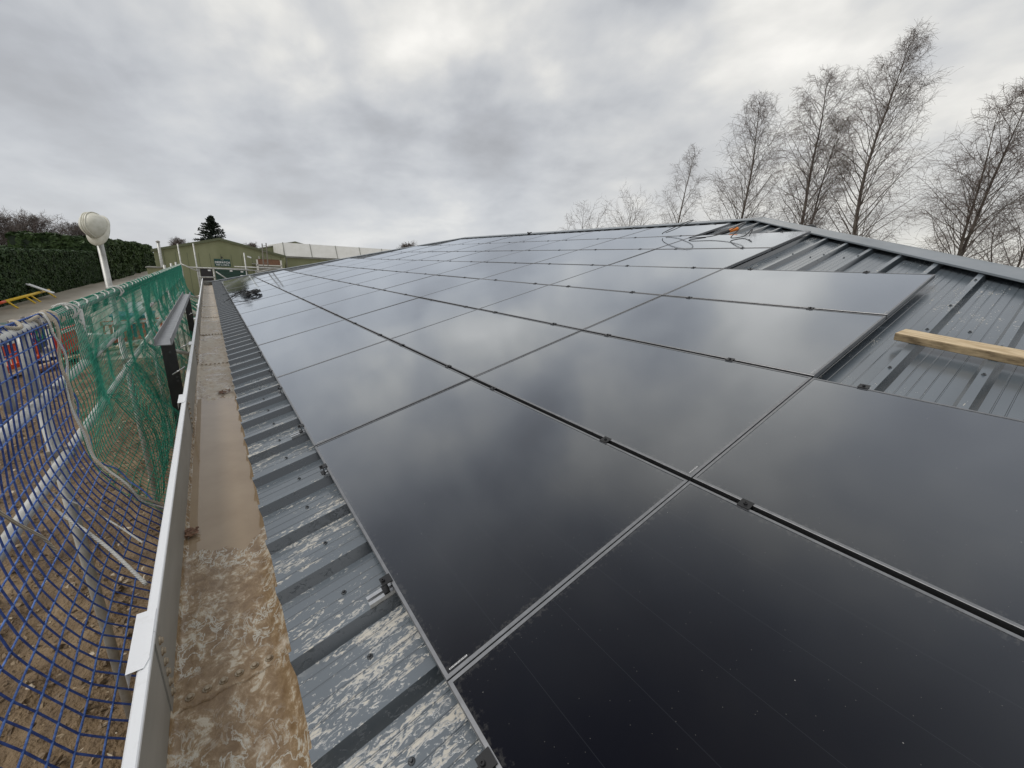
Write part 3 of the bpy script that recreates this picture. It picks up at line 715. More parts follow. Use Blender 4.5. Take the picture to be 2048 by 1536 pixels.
cb0 = bmesh_.build('clamp_bolt', M['clamp'], mid0, raw=True)
rl = MB()                                   # short mill rail with a slot
for (x0, x1, y0, y1, z0, z1) in ((-.085, .06, -.022, -.014, 0, .016), (-.085, .06, .014, .022, 0, .016), (-.085, .06, -.022, .022, 0, .004), (-.085, .06, -.022, -.006, .016, .019), (-.085, .06, .006, .022, .016, .019)):
    rl.box((x0, y0, z0), (x1, y1, z1))
rail0 = rl.build('mini_rail', M['alu'], root0, raw=True)
protos = [frame0, glass0, label0, ink0, mid0, end0, cb0, rail0]
ORD = ['', 'first', 'second', 'third', 'fourth', 'fifth', 'sixth', 'seventh', 'eighth', 'ninth', 'tenth', 'eleventh', 'twelfth', 'thirteenth']
ROWN = {1: 'lowest row beside the gutter', 2: 'second row up from the gutter', 3: 'third row up from the gutter', 4: 'middle row of the array', 5: 'third row down from the ridge', 6: 'second row down from the ridge', 7: 'top row under the ridge'}
prng = np.random.default_rng(21)
def clamp_spots(j):
    """ribs nearest to the two clamping points of a panel"""
    y0 = (j - 1) * PC; out = []
    for fr_ in (.25, .80):
        k_ = round((y0 + fr_ * PC - RIB0) / PITCH); out.append(RIB0 + k_ * PITCH - y0)
    return out
n_panel = 0
for r in range(1, 8):
    a, b = ROW_J[r]
    for j in range(a, b):
        if n_panel == 0: root = root0
        else:
            root = bpy.data.objects.new('solar_panel', None); COL.objects.link(root); root.empty_display_size = .1
        n_panel += 1
        idx = j - a + 1
        pos = 'nearest the camera' if idx == 1 else ('at the far end' if j == b - 1 else f'{ORD[idx]} from the camera end')
        tag(root, f'black solar panel in the {ROWN[r]}, {pos}', 'solar panel', 'solar panels clamped to the roof')
        p = RP((r - 1) * PR + (PR - PW) / 2, (j - 1) * PC + (PC - PL) / 2, 0)
        tilt = Matrix.Rotation(rad(prng.normal(0, .08)), 4, 'X') @ Matrix.Rotation(rad(prng.normal(0, .08)), 4, 'Y')
        root.matrix_world = Matrix.Translation(Vector((p[0], p[1], p[2] + H))) @ RX3 @ tilt
        def part(name, src, par, loc=(0, 0, 0), rot=None):
            o = bpy.data.objects.new(name, src.data); COL.objects.link(o); o.parent = par; o.matrix_local = Matrix.Translation(loc) @ (rot or Matrix.Identity(4)); return o
        part('frame', frame0, root); part('glass', glass0, root)
        lo_ = part('serial_label', label0, root, (.020, .024, -.0018), Matrix.Rotation(rad(-90), 4, 'Z') @ Matrix.Translation((-.006, 0, 0)) if False else Matrix.Rotation(rad(-90), 4, 'Z'))
        part('barcode', ink0, lo_)
        for yy in clamp_spots(j):
            q = part('mid_clamp', mid0, root, (PW + .011, yy - (PC - PL) / 2, 0)); part('clamp_bolt', cb0, q, (0, 0, .004))
            part('mini_rail', rail0, root, (PW + .011, yy - (PC - PL) / 2, -.0565))
            if r == 1:
                q = part('end_clamp', end0, root, (0, yy - (PC - PL) / 2, 0)); part('clamp_bolt', cb0, q, (-.020, 0, .005))
                part('mini_rail', rail0, root, (-.005 if (j in (1, 2) and yy < .9) else .062, yy - (PC - PL) / 2, -.0565))
for o in protos: bpy.data.objects.remove(o)

# ------------------------------------------------------------------ scaffold along the eave
XS = -1.20
RAIL_Z, MID_Z, LOW_Z = .665, .275, -.105
TR = .028
scaf = empty('scaffold', (XS, 2, -H), 'galvanised tube scaffold with guard rails running beside the gutter', 'scaffold')
for z, xo in ((RAIL_Z, 0), (MID_Z, 0.004), (LOW_Z, .002)):
    for a, b in ((-1.5, 6.1), (6.1, 12.3), (12.3, 19.2)):
        MB().tube([(XS + xo, a + .002, z), (XS + xo, b, z)], TR, 14).build('guard_rail' if z > .2 else 'ledger', M['tube'], scaf, smooth=True)
post_y = [-.2, 2.62, 5.37, 7.9, 10.4, 12.9, 15.4, 17.8]
for y in post_y:
    top = 1.25 if y == 5.37 else (RAIL_Z + .02 if y < 12 else RAIL_Z + .12)
    MB().tube([(XS - .052, y, -H), (XS - .052, y, top)], TR, 14).build('standard', M['tube'], scaf, smooth=True)
    for z in (RAIL_Z, MID_Z, LOW_Z):
        m_ = MB(); m_.box((XS - .085, y - .028, z - .03), (XS + .03, y + .028, z + .03)); m_.tube([(XS - .03, y, z - .045), (XS - .03, y, z + .05)], .009, 6)
        o = m_.build('coupler', M['fitting'], scaf)
        bv = o.modifiers.new('bevel', 'BEVEL'); bv.width = .008; bv.segments = 2
# short struts between the rails, and a raking one
for (y0, z0, y1, z1, xo) in ((2.22, RAIL_Z - .01, 2.28, MID_Z, -.05), (2.45, RAIL_Z, 2.42, MID_Z, .0), (3.45, RAIL_Z, 3.47, MID_Z, .03)):
    MB().tube([(XS + xo, y0, z0), (XS + xo - .02, y1, z1)], TR * .95, 12).build('strut', M['tube'], scaf, smooth=True)
for y in (6.7, 11.6, 16.6):           # transoms towards the building
    MB().tube([(XS - .03, y + .06, LOW_Z - .055), (-.70, y + .06, LOW_Z - .055 - .20)], TR, 12).build('transom', M['tube'], scaf, smooth=True)

# nets: strands along the eave and strands from the rail down to the gutter
sec = np.array([(-1.268, .53), (-1.255, .63), (-1.235, .695), (-1.20, .7065), (-1.166, .68), (-1.142, .55), (-1.115, .35), (-1.065, .10), (-.985, -.15), (-.86, -.38), (-.705, -.55)])
seg = np.r_[0, np.cumsum(np.linalg.norm(np.diff(sec, axis=0), axis=1))]
def section(v):
    return np.interp(v, seg, sec[:, 0]), np.interp(v, seg, sec[:, 1])
def net_point(y, v, amp, sd, sagf):
    x, z = section(v); t = v / seg[-1]
    w = max(0, min(1, (t - .16) / .25)) 
    n_ = fbm((y * .8, v * 1.5, sd), 1.0, 3)
    n2 = fbm((y * .5 + 7, v * 1.2, sd + 4), 1.0, 3)
    sag = -sagf * math.sin(math.pi * min(1, max(0, (t - .15) / .85)))
    out = -.10 * math.sin(math.pi * max(0, (t - .15) / .85))
    loose = amp * .25 * fbm((y * 2.2, v * .6, sd + 9), 1.0, 2)
    return np.array([x + w * amp * n_ + out * .6, y - .60 * t + w * amp * .9 * n2 + w * loose, z + w * amp * .8 * n_ + sag * .5 + (1 - w) * .004])
def make_net(y0, y1, cell, r, amp, sd, sagf, sides, name, m, label, cat, v0=0., v1=None, m2=None):
    v1 = v1 or seg[-1]
    ys = np.arange(y0, y1 + 1e-6, cell); vs_ = np.arange(v0, v1, cell)
    G = np.array([[net_point(y, v, amp, sd, sagf) for v in vs_] for y in ys])
    P0 = [G[:-1].reshape(-1, 3), G[:, :-1].reshape(-1, 3)]; P1 = [G[1:].reshape(-1, 3), G[:, 1:].reshape(-1, 3)]
    root = empty(name, (XS, (y0 + y1) / 2, -.5), label, cat)
    for a_, b_, mm, nm in ((P0[0], P1[0], m, 'lengthwise_twine'), (P0[1], P1[1], m2 or m, 'cross_twine')):
        V, Fq = tube_batch(a_, b_, np.full(len(a_), r), np.full(len(a_), r), sides)
        link_mesh(nm, V, Fq, mm, root, smooth=True)
    # knots where strands cross
    K = G.reshape(-1, 3); rr_ = r * 1.55
    oct_ = np.array([(1, 0, 0), (0, 1, 0), (-1, 0, 0), (0, -1, 0), (0, 0, 1), (0, 0, -1)], float) * rr_
    of = np.array([(0, 1, 4), (1, 2, 4), (2, 3, 4), (3, 0, 4), (1, 0, 5), (2, 1, 5), (3, 2, 5), (0, 3, 5)])
    KV = (K[:, None] + oct_[None]).reshape(-1, 3); KF = (np.arange(len(K))[:, None, None] * 6 + of[None]).reshape(-1, 3)
    tag(link_mesh('knots', KV, KF, m, root, smooth=True), kind='stuff')
    return root, G
YB = 2.88
blue_net, GB = make_net(-.35, YB, .068, .0036, .035, 3, .10, 6, 'safety_net', M['blue'], 'blue knotted safety net draped from the rail at the near end', 'net', m2=M['blue_shade'])
green_net, GG = make_net(YB + .03, 19.2, .050, .0026, .06, 11, .12, 4, 'safety_net', M['green'], 'green safety net hung along the scaffold rail beyond the blue one', 'net')
# loose inner fold of green net hanging by the steel frame
def fold_net(y0, y1, label):
    cell = .055; ys = np.arange(y0, y1, cell); us = np.arange(0, 1.05, cell)
    G = np.array([[(-1.06 + .16 * math.sin(u * 2.1) + .05 * fbm((y * 2, u, 5)), y + .10 * u + .05 * fbm((y * 2, u * 3, 8)), .10 - .62 * u - .28 * u * u + .05 * math.sin(y * 5) + (y - y0) * -.03) for u in us] for y in ys])
    P0 = np.concatenate([G[:-1].reshape(-1, 3), G[:, :-1].reshape(-1, 3)]); P1 = np.concatenate([G[1:].reshape(-1, 3), G[:, 1:].reshape(-1, 3)])
    V, Fq = tube_batch(P0, P1, np.full(len(P0), .0026), np.full(len(P0), .0026), 4)
    o = link_mesh('net_fold', V, Fq, M['green'], smooth=True); return tag(o, label, 'net')
fold_net(3.1, 6.0, 'loose double fold of green net hanging below the main green net')
# ropes
def rope(name, pts, r, m, label, cat='rope', n=90, sides=8):
    P = [np.asarray(p, float) for p in pts]; out = []
    for i in range(len(P) - 1):
        p0, p1, p2, p3 = P[max(i - 1, 0)], P[i], P[i + 1], P[min(i + 2, len(P) - 1)]
        for t in np.linspace(0, 1, max(3, n // len(P)), endpoint=False):
            out.append(.5 * ((2 * p1) + (-p0 + p2) * t + (2 * p0 - 5 * p1 + 4 * p2 - p3) * t * t + (-p0 + 3 * p1 - 3 * p2 + p3) * t ** 3))
    out.append(P[-1])
    return tag(MB().tube(out, r, sides).build(name, m, smooth=True), label, cat)
def on_net(y, v, dx=.012): 
    p = net_point(y, v, .035, 3, .10); return p + np.array([dx, 0, dx * .5])
rope('rope', [on_net(YB + .03 * math.sin(v * 9), v, .014 + .008 * math.sin(v * 23)) for v in np.linspace(.02, seg[-1] - .02, 26)], .0078, M['rope'], 'thick tan rope lacing the blue net edge to the green net', n=260)
rope('rope', [on_net(YB - .03 + .035 * math.sin(v * 13 + 1), v, .02 + .012 * math.sin(v * 17)) for v in np.linspace(.16, seg[-1] - .1, 26)], .0055, M['wrope'], 'thinner pale rope running down beside the tan lacing rope', n=260)
rope('rope', [on_net(YB + .05 + .03 * math.sin(v * 15 + 2), v, .012 + .01 * math.sin(v * 29)) for v in np.linspace(.10, seg[-1] - .05, 26)], .0045, M['blue'], 'blue border cord twisted along the seam of the two nets', n=260)
rope('rope', [(XS + .03 * math.cos(t * 2.2), 1.75 + t * .1, RAIL_Z + .036 + .012 * math.sin(t * 3.1)) for t in np.linspace(0, 9, 18)], .009, M['rope'], 'tan rope lying along the top rail over the blue net')
rope('rope', [(XS + .045 * math.cos(t), YB - .14 + .022 * t, RAIL_Z + .045 * math.sin(t)) for t in np.linspace(0, 12.5, 40)], .0085, M['rope'], 'tan rope wound round the top rail where the nets meet')
rope('rope', [hit(88, 1008, 0, XS + .02), hit(140, 1040, 0, -1.08), hit(215, 1095, 0, -.93), hit(292, 1168, 0, -.74)], .0075, M['wrope'], 'taut pale rope from the low tube across to the gutter')
rope('rope', [hit(100, 985, 0, XS + .02), hit(160, 1010, 0, -1.08), hit(225, 1045, 0, -.97), hit(285, 1085, 0, -.78)], .004, M['wrope'], 'thin pale cord just above the taut rope behind blue net')
rope('rope', [hit(-30, 1005, 0, -1.02), hit(30, 1045, 0, -1.04), hit(85, 1075, 0, -1.04), hit(112, 1102, 0, -1.03)], .0055, M['rope'], 'short frayed tan rope end hanging at the left edge')
rope('rope', [(XS + .034 * math.cos(t * 4.1 + math.sin(t)), 3.2 + .2 * t + .05 * math.sin(t * 1.3), RAIL_Z + .022 + .020 * math.sin(t * 4.1 + math.sin(t))) for t in np.linspace(0, 80, 420)], .0055, M['wrope'], 'white edge rope spiralling along the rail over the green net', n=1200, sides=5)
for q, (y, t) in enumerate(((3.25, 'nearest white tie'), (5.2, 'white tie beside the hard hat post'))):
    rope('net_tie', [(XS + .055 * math.cos(a) * (1 + .2 * (a > 6)), y + .01 * a, RAIL_Z + .052 * math.sin(a)) for a in np.linspace(-1, 9, 30)] + [(XS + .05, y + .1, RAIL_Z - .08), (XS + .06, y + .11, RAIL_Z - .12)], .006, M['wrope'], t + ' lashing the green net to its rail', 'tie')

# hard hat on the tall standard
hp = np.array([XS - .052, 5.37, 1.25])
hv = ray(195, 445); hv /= np.linalg.norm(hv); hr = np.cross(hv, CU); hr /= np.linalg.norm(hr); hu = np.cross(hr, hv)
zc_ = (-hr * .70 + hu * .36 - hv * .60); zc_ /= np.linalg.norm(zc_)
yc_ = (-hu * .92 - hv * .30 + hr * .10); yc_ -= zc_ * (yc_ @ zc_); yc_ /= np.linalg.norm(yc_); xc_ = np.cross(yc_, zc_)
hatc = hp + np.array([0, 0, .065]) - zc_ * .030 - hv * .075 - hr * .012 + CR * .0
def hat_pt(a, t, rim=0):
    # t 0 rim .. 1 crown
    rx, ry, hz_ = .108, .128, .140
    c = math.cos(t * math.pi / 2) ** .72; r_ = c
    b = 1.0 + (.030 * math.exp(-(math.sin(a) * 0 + math.cos(a)) ** 2 / .02) * (1 - abs(2 * t - 1) ** 2) if t > 0 else 0)
    return xc_ * (rx * r_ * math.cos(a) * b) + yc_ * (ry * r_ * math.sin(a) * b) + zc_ * (hz_ * math.sin(t * math.pi / 2) * (1 + .02 * (b - 1)))
m_ = MB(); na, nt = 40, 14
V = [hatc + hat_pt(2 * math.pi * i / na, t / nt) for t in range(nt + 1) for i in range(na)]
m_.poly(V, [(t * na + i, t * na + (i + 1) % na, (t + 1) * na + (i + 1) % na, (t + 1) * na + i) for t in range(nt) for i in range(na)])
hat = empty('hard_hat', hatc, 'dirty white hard hat hung on top of a scaffold post', 'hard hat')
o = m_.build('shell', M['hat'], hat, smooth=True); sdf = o.modifiers.new('solid', 'SOLIDIFY'); sdf.thickness = .003
m_ = MB(); V = []
for i in range(na + 1):
    a = 2 * math.pi * i / na; pk = max(0, math.sin(a)) ** 1.6
    e0 = hat_pt(a, 0); ext = .012 + .048 * pk
    d_ = xc_ * math.cos(a) + yc_ * math.sin(a)
    V += [hatc + e0 * .985 + zc_ * .004, hatc + e0 + d_ * ext - zc_ * (.006 + .018 * pk), hatc + e0 + d_ * ext - zc_ * (.012 + .018 * pk), hatc + e0 * .97 - zc_ * .008]
m_.poly(V, [(4 * i + q, 4 * i + 4 + q, 4 * i + 5 + q, 4 * i + 1 + q) for i in range(na) for q in range(3)])
m_.build('brim', M['hat'], hat, smooth=True)
m_ = MB()                                   # three raised ridges over the crown
for off in (-.022, 0, .022):
    pts = []
    for q in np.linspace(-.92, .92, 22):
        a = math.pi / 2 if q >= 0 else -math.pi / 2; t = 1 - abs(q)
        pts.append(hatc + hat_pt(a, t) * 1.005 + xc_ * off)
    m_.tube(pts, .0055, 6)
m_.build('crown_ridge', M['hat'], hat, smooth=True)
m_ = MB(); m_.tube([hatc + hat_pt(a, .02) * .93 - zc_ * .012 for a in np.linspace(0, 2 * math.pi, 30)], .006, 6)
m_.build('headband', M['hatstrap'], hat, smooth=True)

# ------------------------------------------------------------------ black steel frame with the channel
sf = empty('steel_frame', (-.80, 7, -H), 'black steel posts carrying an upturned grey channel beside the gutter', 'steel frame')
m_ = MB(); ch = [(-.062, .335), (-.062, .27), (.062, .27), (.062, .335), (.055, .335), (.055, .277), (-.055, .277), (-.055, .335)]
V = [(-.80 + x, y, z - .02) for y in (4.15, 10.3) for x, z in ch]
m_.poly(V, [(q, (q + 1) % 8, 8 + (q + 1) % 8, 8 + q) for q in range(8)] + [(0, 7, 6, 1), (1, 6, 5, 2), (2, 5, 4, 3), (8, 9, 14, 15), (9, 10, 13, 14), (10, 11, 12, 13)])
m_.build('channel', M['channel'], sf)
for y in (4.55, 9.9):
    m_ = MB(); m_.box((-.852, y - .05, -H), (-.748, y - .042, .25)); m_.box((-.852, y + .042, -H), (-.748, y + .05, .25)); m_.box((-.804, y - .042, -H), (-.796, y + .042, .25))
    m_.build('post', M['steel'], sf)
    for z in (.12, -.14, -.18):
        MB().tube([(-.79 if z > 0 else -.77, y - .056, z), (-.79 if z > 0 else -.77, y - .049, z)], .011, 8).build('post_bolt', M['bolt'], sf)
    MB().box((-.86, y - .06, .2505), (-.74, y + .06, .2555)).build('cap_plate', M['steel'], sf)
for y in (4.44, 5.9, 9.7):
    MB().tube([(-.80, y, -.20 + .1), (-.69, y + .02, -.03)], .007, 8).build('tie_rod', M['alu'], sf, smooth=True)

# ------------------------------------------------------------------ things lying on the roof
pl = empty('timber_plank', RP(3.0, -.9, -.05), 'length of sawn timber lying across the bare roof ribs', 'plank')
p0, p1 = RP(3.165, -.135, OFFP + RIBH + .001), RP(2.72, -1.75, OFFP + RIBH + .001)
d_ = (p1 - p0) / np.linalg.norm(p1 - p0); nrm = np.array([-sn, 0, cs]); sd_ = np.cross(nrm, d_)
sd_ /= np.linalg.norm(sd_)
L = np.linalg.norm(p1 - p0); tw, th = .105, .047
m_ = MB(); ns = 40; V = []
for i in range(ns + 1):
    c_ = p0 + d_ * L * i / ns; w1, w2 = .0012 * fbm((i * .4, 0, 0)), .0012 * fbm((i * .4, 5, 0)); bv_ = .004
    for (a, b) in ((-.5, 0), (-.5 + bv_ / tw, -1), (.5 - bv_ / tw, -1), (.5, 0), (.5, 1), (.5 - bv_ / tw, 2), (-.5 + bv_ / tw, 2), (-.5, 1)):
        hgt = {-1: 0, 0: bv_, 1: th - bv_, 2: th}[b]
        V.append(c_ + sd_ * (a * tw + w1) + nrm * (hgt + (w2 if b > 0 else 0)))
m_.poly(V, [(8 * i + q, 8 * i + (q + 1) % 8, 8 * i + 8 + (q + 1) % 8, 8 * i + 8 + q) for i in range(ns) for q in range(8)] + [tuple(range(7, -1, -1)), tuple(8 * ns + q for q in range(8))])
o = link_mesh('board', np.array(m_.v), m_.f, M['timber'], pl)
ROT = Matrix((d_, sd_, nrm)).transposed()   # local axes along the board so that the grain follows it
me = o.data; inv = ROT.inverted()
me.transform(inv.to_4x4()); o.matrix_local = Matrix.Translation(o.location) @ ROT.to_4x4()
me.materials.append(M['timber_side'])
for f_ in me.polygons:
    if abs(f_.normal.y) > .7 or abs(f_.normal.x) > .7: f_.material_index = 1

def coil(center_s, center_y, lab):
    root = empty('cable_coil', RP(center_s, center_y, 0), lab, 'cable')
    m_ = MB(); pts = []
    for t in np.linspace(0, 2 * math.pi * 11, 420):
        k_ = t / (2 * math.pi); sh_ = .45 + .55 * ((int(k_) * .37) % 1); a = .17 * sh_ + .035 * math.sin(t * 1.7 + k_) ; b = .50 * sh_ + .06 * math.sin(t * .37)
        pts.append(RP(center_s + b * .42 * math.cos(t) + .02 * math.sin(t * 2.3), center_y + a * 3.2 * math.sin(t) * .8 + .04 * math.sin(t * .61), .012 + .014 * (k_ % 6) + .012 * math.sin(t * 3)))
    m_.tube(pts, .0075, 5); m_.build('loops', M['cable'], root, smooth=True)
    for q in range(6):
        m_ = MB(); a0 = rng.uniform(-.3, .3)
        pts = []
        for t in np.linspace(0, 1, 24):
            pts.append(RP(center_s - .15 - .42 * t + .1 * math.sin(t * 5 + q), center_y - .5 + q * .38 + a0 + .35 * math.sin(t * 4 + q * 1.7), max(.006, .03 + .16 * math.sin(t * 3.0 + q * .9) * (1 - t))))
        m_.tube(pts, .006, 5); m_.build('loose_end', M['cable'], root, smooth=True)
coil(.50, 12.0, 'tangled coil of black cable lying on the far lower panels')
def loop(name, pts, r, lab):
    return rope(name, pts, r, M['cable'], lab, 'cable', n=140, sides=6)
lp = []
for t in np.linspace(.2, 6.0, 16):
    lp.append(RP(6.95 + .28 * math.sin(t) * .8, 3.92 + .28 * math.cos(t), .035 + .20 * (1 - math.cos(t)) * .5))
loop('cable_loop', lp, .007, 'thin black cable looped upright on the panels below the ridge')
lp2 = [RP(6.75, 3.25, .02), RP(6.55, 3.42, .015), RP(6.46, 3.30, .02), RP(6.50, 3.0, .03), RP(6.62, 2.8, .08), RP(6.75, 2.66, .16), RP(6.6, 2.55, .18), RP(6.4, 2.56, .10), RP(6.36, 2.62, .02), RP(6.5, 2.5, .015), RP(6.62, 2.44, .09), RP(6.45, 2.4, .02)]
loop('cable_loop', lp2, .007, 'thin black cable curling beside the orange tool by the array gap')
tl = empty('hand_tool', RP(7.0, 2.95, -.05), 'black hand tool with an orange end lying near the ridge', 'tool')
a, b = RP(6.85, 3.16, -.02), RP(7.15, 2.92, .03); dd = (b - a)
MB().tube([a, a + dd * .2, a + dd * .25, a + dd * .62], [.016, .018, .026, .026], 10).build('body', M['cable'], tl, smooth=True)
MB().tube([a + dd * .62, a + dd * .66, a + dd * .95, b], [.026, .032, .032, .02], 10).build('orange_grip', M['orange'], tl, smooth=True)
# cowls and a clip standing above the ridge
def cowl(x, y, z, r, lab):
    root = empty('vent_cowl', (x, y, z - .2), lab, 'vent')
    m_ = MB(); m_.lathe([(r * .6, -.35), (r * .6, 0), (r, .02), (r * .98, r * .5), (r * .7, r * .95), (r * .25, r * 1.15)], 14, (x, y, z)); m_.build('dome', M['cable'], root, smooth=True)
    m_ = MB(); m_.lathe([(r * 1.25, .01), (r * 1.25, .03), (r * 1.1, .035)], 14, (x, y, z)); m_.build('collar', M['steel'], root)
cowl(RX + .75, 4.95, 2.13, .075, 'small black dome vent peeping over the ridge')
cowl(RX + .55, 2.62, 1.98, .13, 'larger black dome vent standing behind the hip cap')
cv_ = hit(1057, 468, 0, RX - .25)
clip = MB(); clip.tube([cv_ + (0, 0, -.06), cv_ + (0, .0, .03)], .03, 8); clip.tube([cv_ + (0, .05, .05), cv_ + (0, -.02, .02), cv_ + (0, -.16, .045)], [.02, .03, .012], 7)
tag(clip.build('cable_bracket', M['cable'], smooth=True), 'small dark bracket standing up on the far ridge', 'bracket')

# ------------------------------------------------------------------ guard rails at the far end of the roof
Y2 = G_Y1 + .75
fs = empty('scaffold', (1, Y2, -H), 'pale guard rail scaffold across the far end of the roof', 'scaffold')
def ft(name, pts, r=TR): return MB().tube(pts, r, 8).build(name, M['tube'], fs, smooth=True)
ft('guard_rail', [(-1.1, Y2, .47), (1.75, Y2, .40)]); ft('guard_rail', [(.7, Y2 + .1, .56), (4.3, Y2 + .1, .52)])
ft('guard_rail', [(-.75, Y2, .02), (-.15, Y2, .03)]); ft('guard_rail', [(.9, Y2 + .06, .12), (1.62, Y2 + .06, .13)])
for x, zt in ((-.80, 1.55), (-.74, .46), (-.17, .46), (1.18, 1.25), (1.6, .42), (-1.38, 1.5)):
    ft('standard', [(x, Y2 + .05, -H), (x, Y2 + .05, zt)])
ft('brace', [(-.09, Y2 - .05, .30), (.45, Y2 - .05, -.15)]); ft('brace', [(-1.4, Y2, .62), (-.8, Y2, .30)]); ft('brace', [(1.6, Y2 + .1, .30), (2.5, Y2 + .2, .55)]); ft('brace', [(2.5, Y2 + .2, .55), (3.2, Y2 + .1, .25)])
ldr = empty('ladder', (2.5, Y2 + 1, -H), 'grey aluminium ladder standing up behind the far roof edge', 'ladder')
la, lb_ = hit(527, 545, 1, Y2 + 1), hit(524, 487, 1, Y2 + 1); lc, ld = hit(537, 545, 1, Y2 + 1), hit(532, 486, 1, Y2 + 1)
fa, fc = la + (la - lb_) * 1.2, lc + (lc - ld) * 1.2
fa[2] = fc[2] = -H
for a, b in ((fa, lb_), (fc, ld)): MB().tube([a, b], .028, 6).build('stile', M['fitting'], ldr)
for t in np.linspace(.06, .97, 14): MB().tube([fa + (lb_ - fa) * t, fc + (ld - fc) * t], .014, 6).build('rung', M['fitting'], ldr)

# ------------------------------------------------------------------ far sheds
SY = 45.
shed = empty('shed', (.9, SY + 6, -H), 'olive green gabled shed with the dark despatch sign', 'shed')
xl, xr, ze, xa, zp = -3.85, 5.65, 1.22, .75, 2.42
m_ = MB(); m_.poly([(xl, SY, -H), (xr, SY, -H), (xr, SY, ze), (xa, SY, zp), (xl, SY, ze), (xl, SY + 14, -H), (xr, SY + 14, -H), (xr, SY + 14, ze), (xa, SY + 14, zp), (xl, SY + 14, ze)],
                   [(0, 1, 2, 3, 4), (9, 8, 7, 6, 5), (0, 4, 9, 5), (1, 6, 7, 2)])
m_.build('wall', M['greenwall'], shed)
for (x0, z0) in ((xl, ze), (xr, ze)):
    m_ = MB(); ex = (x0 - xa) * .03; A = np.array([x0 + ex, 0, z0 - .03 + .02]); B = np.array([xa, 0, zp + .02])
    V = [A + (0, SY - .15, 0), B + (0, SY - .15, 0), B + (0, SY + 14.1, 0), A + (0, SY + 14.1, 0)]
    V += [v + np.array([0, 0, .09]) for v in V]
    m_.poly(V, [(0, 1, 2, 3), (7, 6, 5, 4), (0, 4, 5, 1), (1, 5, 6, 2), (2, 6, 7, 3), (3, 7, 4, 0)]); m_.build('roof', M['asb'], shed)
    m_ = MB(); V = [A + (0, SY - .19, -.10), B + (0, SY - .19, -.10), B + (0, SY - .19, .10), A + (0, SY - .19, .10)]; V += [v + np.array([0, .035, 0]) for v in V]
    m_.poly(V, [(0, 1, 2, 3), (4, 7, 6, 5), (3, 2, 6, 7), (0, 4, 5, 1)]); m_.build('barge_board', M['greendark'], shed)
for q in range(12): MB().box((xl + .6 + q * .78, SY - .012, -H + .02), (xl + .63 + q * .78, SY - .0005, ze - .05)).build('cladding_joint', M['greendark'], shed)
MB().box((-.95, SY - .06, -H), (-.10, SY - .01, -.08)).build('door', M['dark'], shed)
MB().box((.10, SY - .06, -H), (2.55, SY - .01, -.10)).build('roller_door', M['crate'], shed)
for q in range(9): MB().box((.12, SY - .085, -H + .1 + q * .25), (2.53, SY - .061, -H + .30 + q * .25)).build('door_slat', M['crate'], shed)
for (x, z) in ((-.32, -.25), (1.28, -.25), (2.1, -.3)): MB().box((x - .1, SY - .10, z - .06), (x + .1, SY - .086, z + .06)).build('notice', M['signw'], shed)
MB().box((-1.0, SY - .10, -.07), (2.65, SY - .005, .0)).build('door_head', M['tube'], shed)
m_ = MB(); m_.box((2.95, SY - .5, .42), (3.9, SY - .02, .48)); m_.tube([(3.55, SY - .45, .5), (3.55, SY - .45, 1.15)], .05, 6); m_.build('camera_bracket', M['tube'], shed)
m_ = MB(); m_.obox((2.62, SY - .5, 1.02), (.30, 0, -.10), (0, .14, 0), (.04, 0, .12)); m_.build('security_camera', M['signw'], shed)
MB().box((3.6, SY - .5, -.6), (4.15, SY - .05, .45)).build('louvre_box', M['fitting'], shed)
for q in range(8): MB().box((3.58, SY - .53, -.55 + q * .12), (4.17, SY - .501, -.50 + q * .12)).build('louvre', M['tube'], shed)
sg = empty('shed_sign', (.73, SY - .03, .1), 'dark green wall sign reading DESPATCH, BAY 1 and BAY 2', 'sign')
MB().box((.14, SY - .05, .12), (1.32, SY - .004, .75)).build('board', M['sign'], sg)
def text(body, size, x, y, z, m, parent, name):
    cu = bpy.data.curves.new(name, 'FONT'); cu.body = body; cu.size = size; cu.align_x = 'CENTER'; cu.extrude = .004; cu.offset = .006
    t = bpy.data.objects.new(name, cu); COL.objects.link(t)
    me = bpy.data.meshes.new_from_object(t.evaluated_get(bpy.context.evaluated_depsgraph_get())); bpy.data.objects.remove(t)
    o = bpy.data.objects.new(name, me); COL.objects.link(o); me.materials.clear(); me.materials.append(m); o.parent = parent
    o.matrix_local = Matrix.Translation(Vector((x, y, z + H)) - world_loc(parent)) @ Matrix.Rotation(rad(90), 4, 'X'); return o
text('DESPATCH', .225, .73, SY - .056, .385, M['signw'], sg, 'lettering')
text('BAY 1 \u2193 BAY 2'.replace('\u2193', '|'), .155, .73, SY - .056, .19, M['signw'], sg, 'lettering')
m_ = MB(); m_.tube([(.62, SY - .056, .66), (.70, SY - .056, .70), (.78, SY - .056, .66), (.84, SY - .056, .69)], .012, 5); m_.build('emblem', M['signw'], sg)
m_ = MB(); m_.tube([(.72, SY - .01, .82), (.72, SY - .22, .93)], .02, 6); m_.lathe([(.10, 0), (.09, .05), (.03, .09)], 10, (.72, SY - .24, .87)); m_.build('sign_lamp', M['dark'], sg)
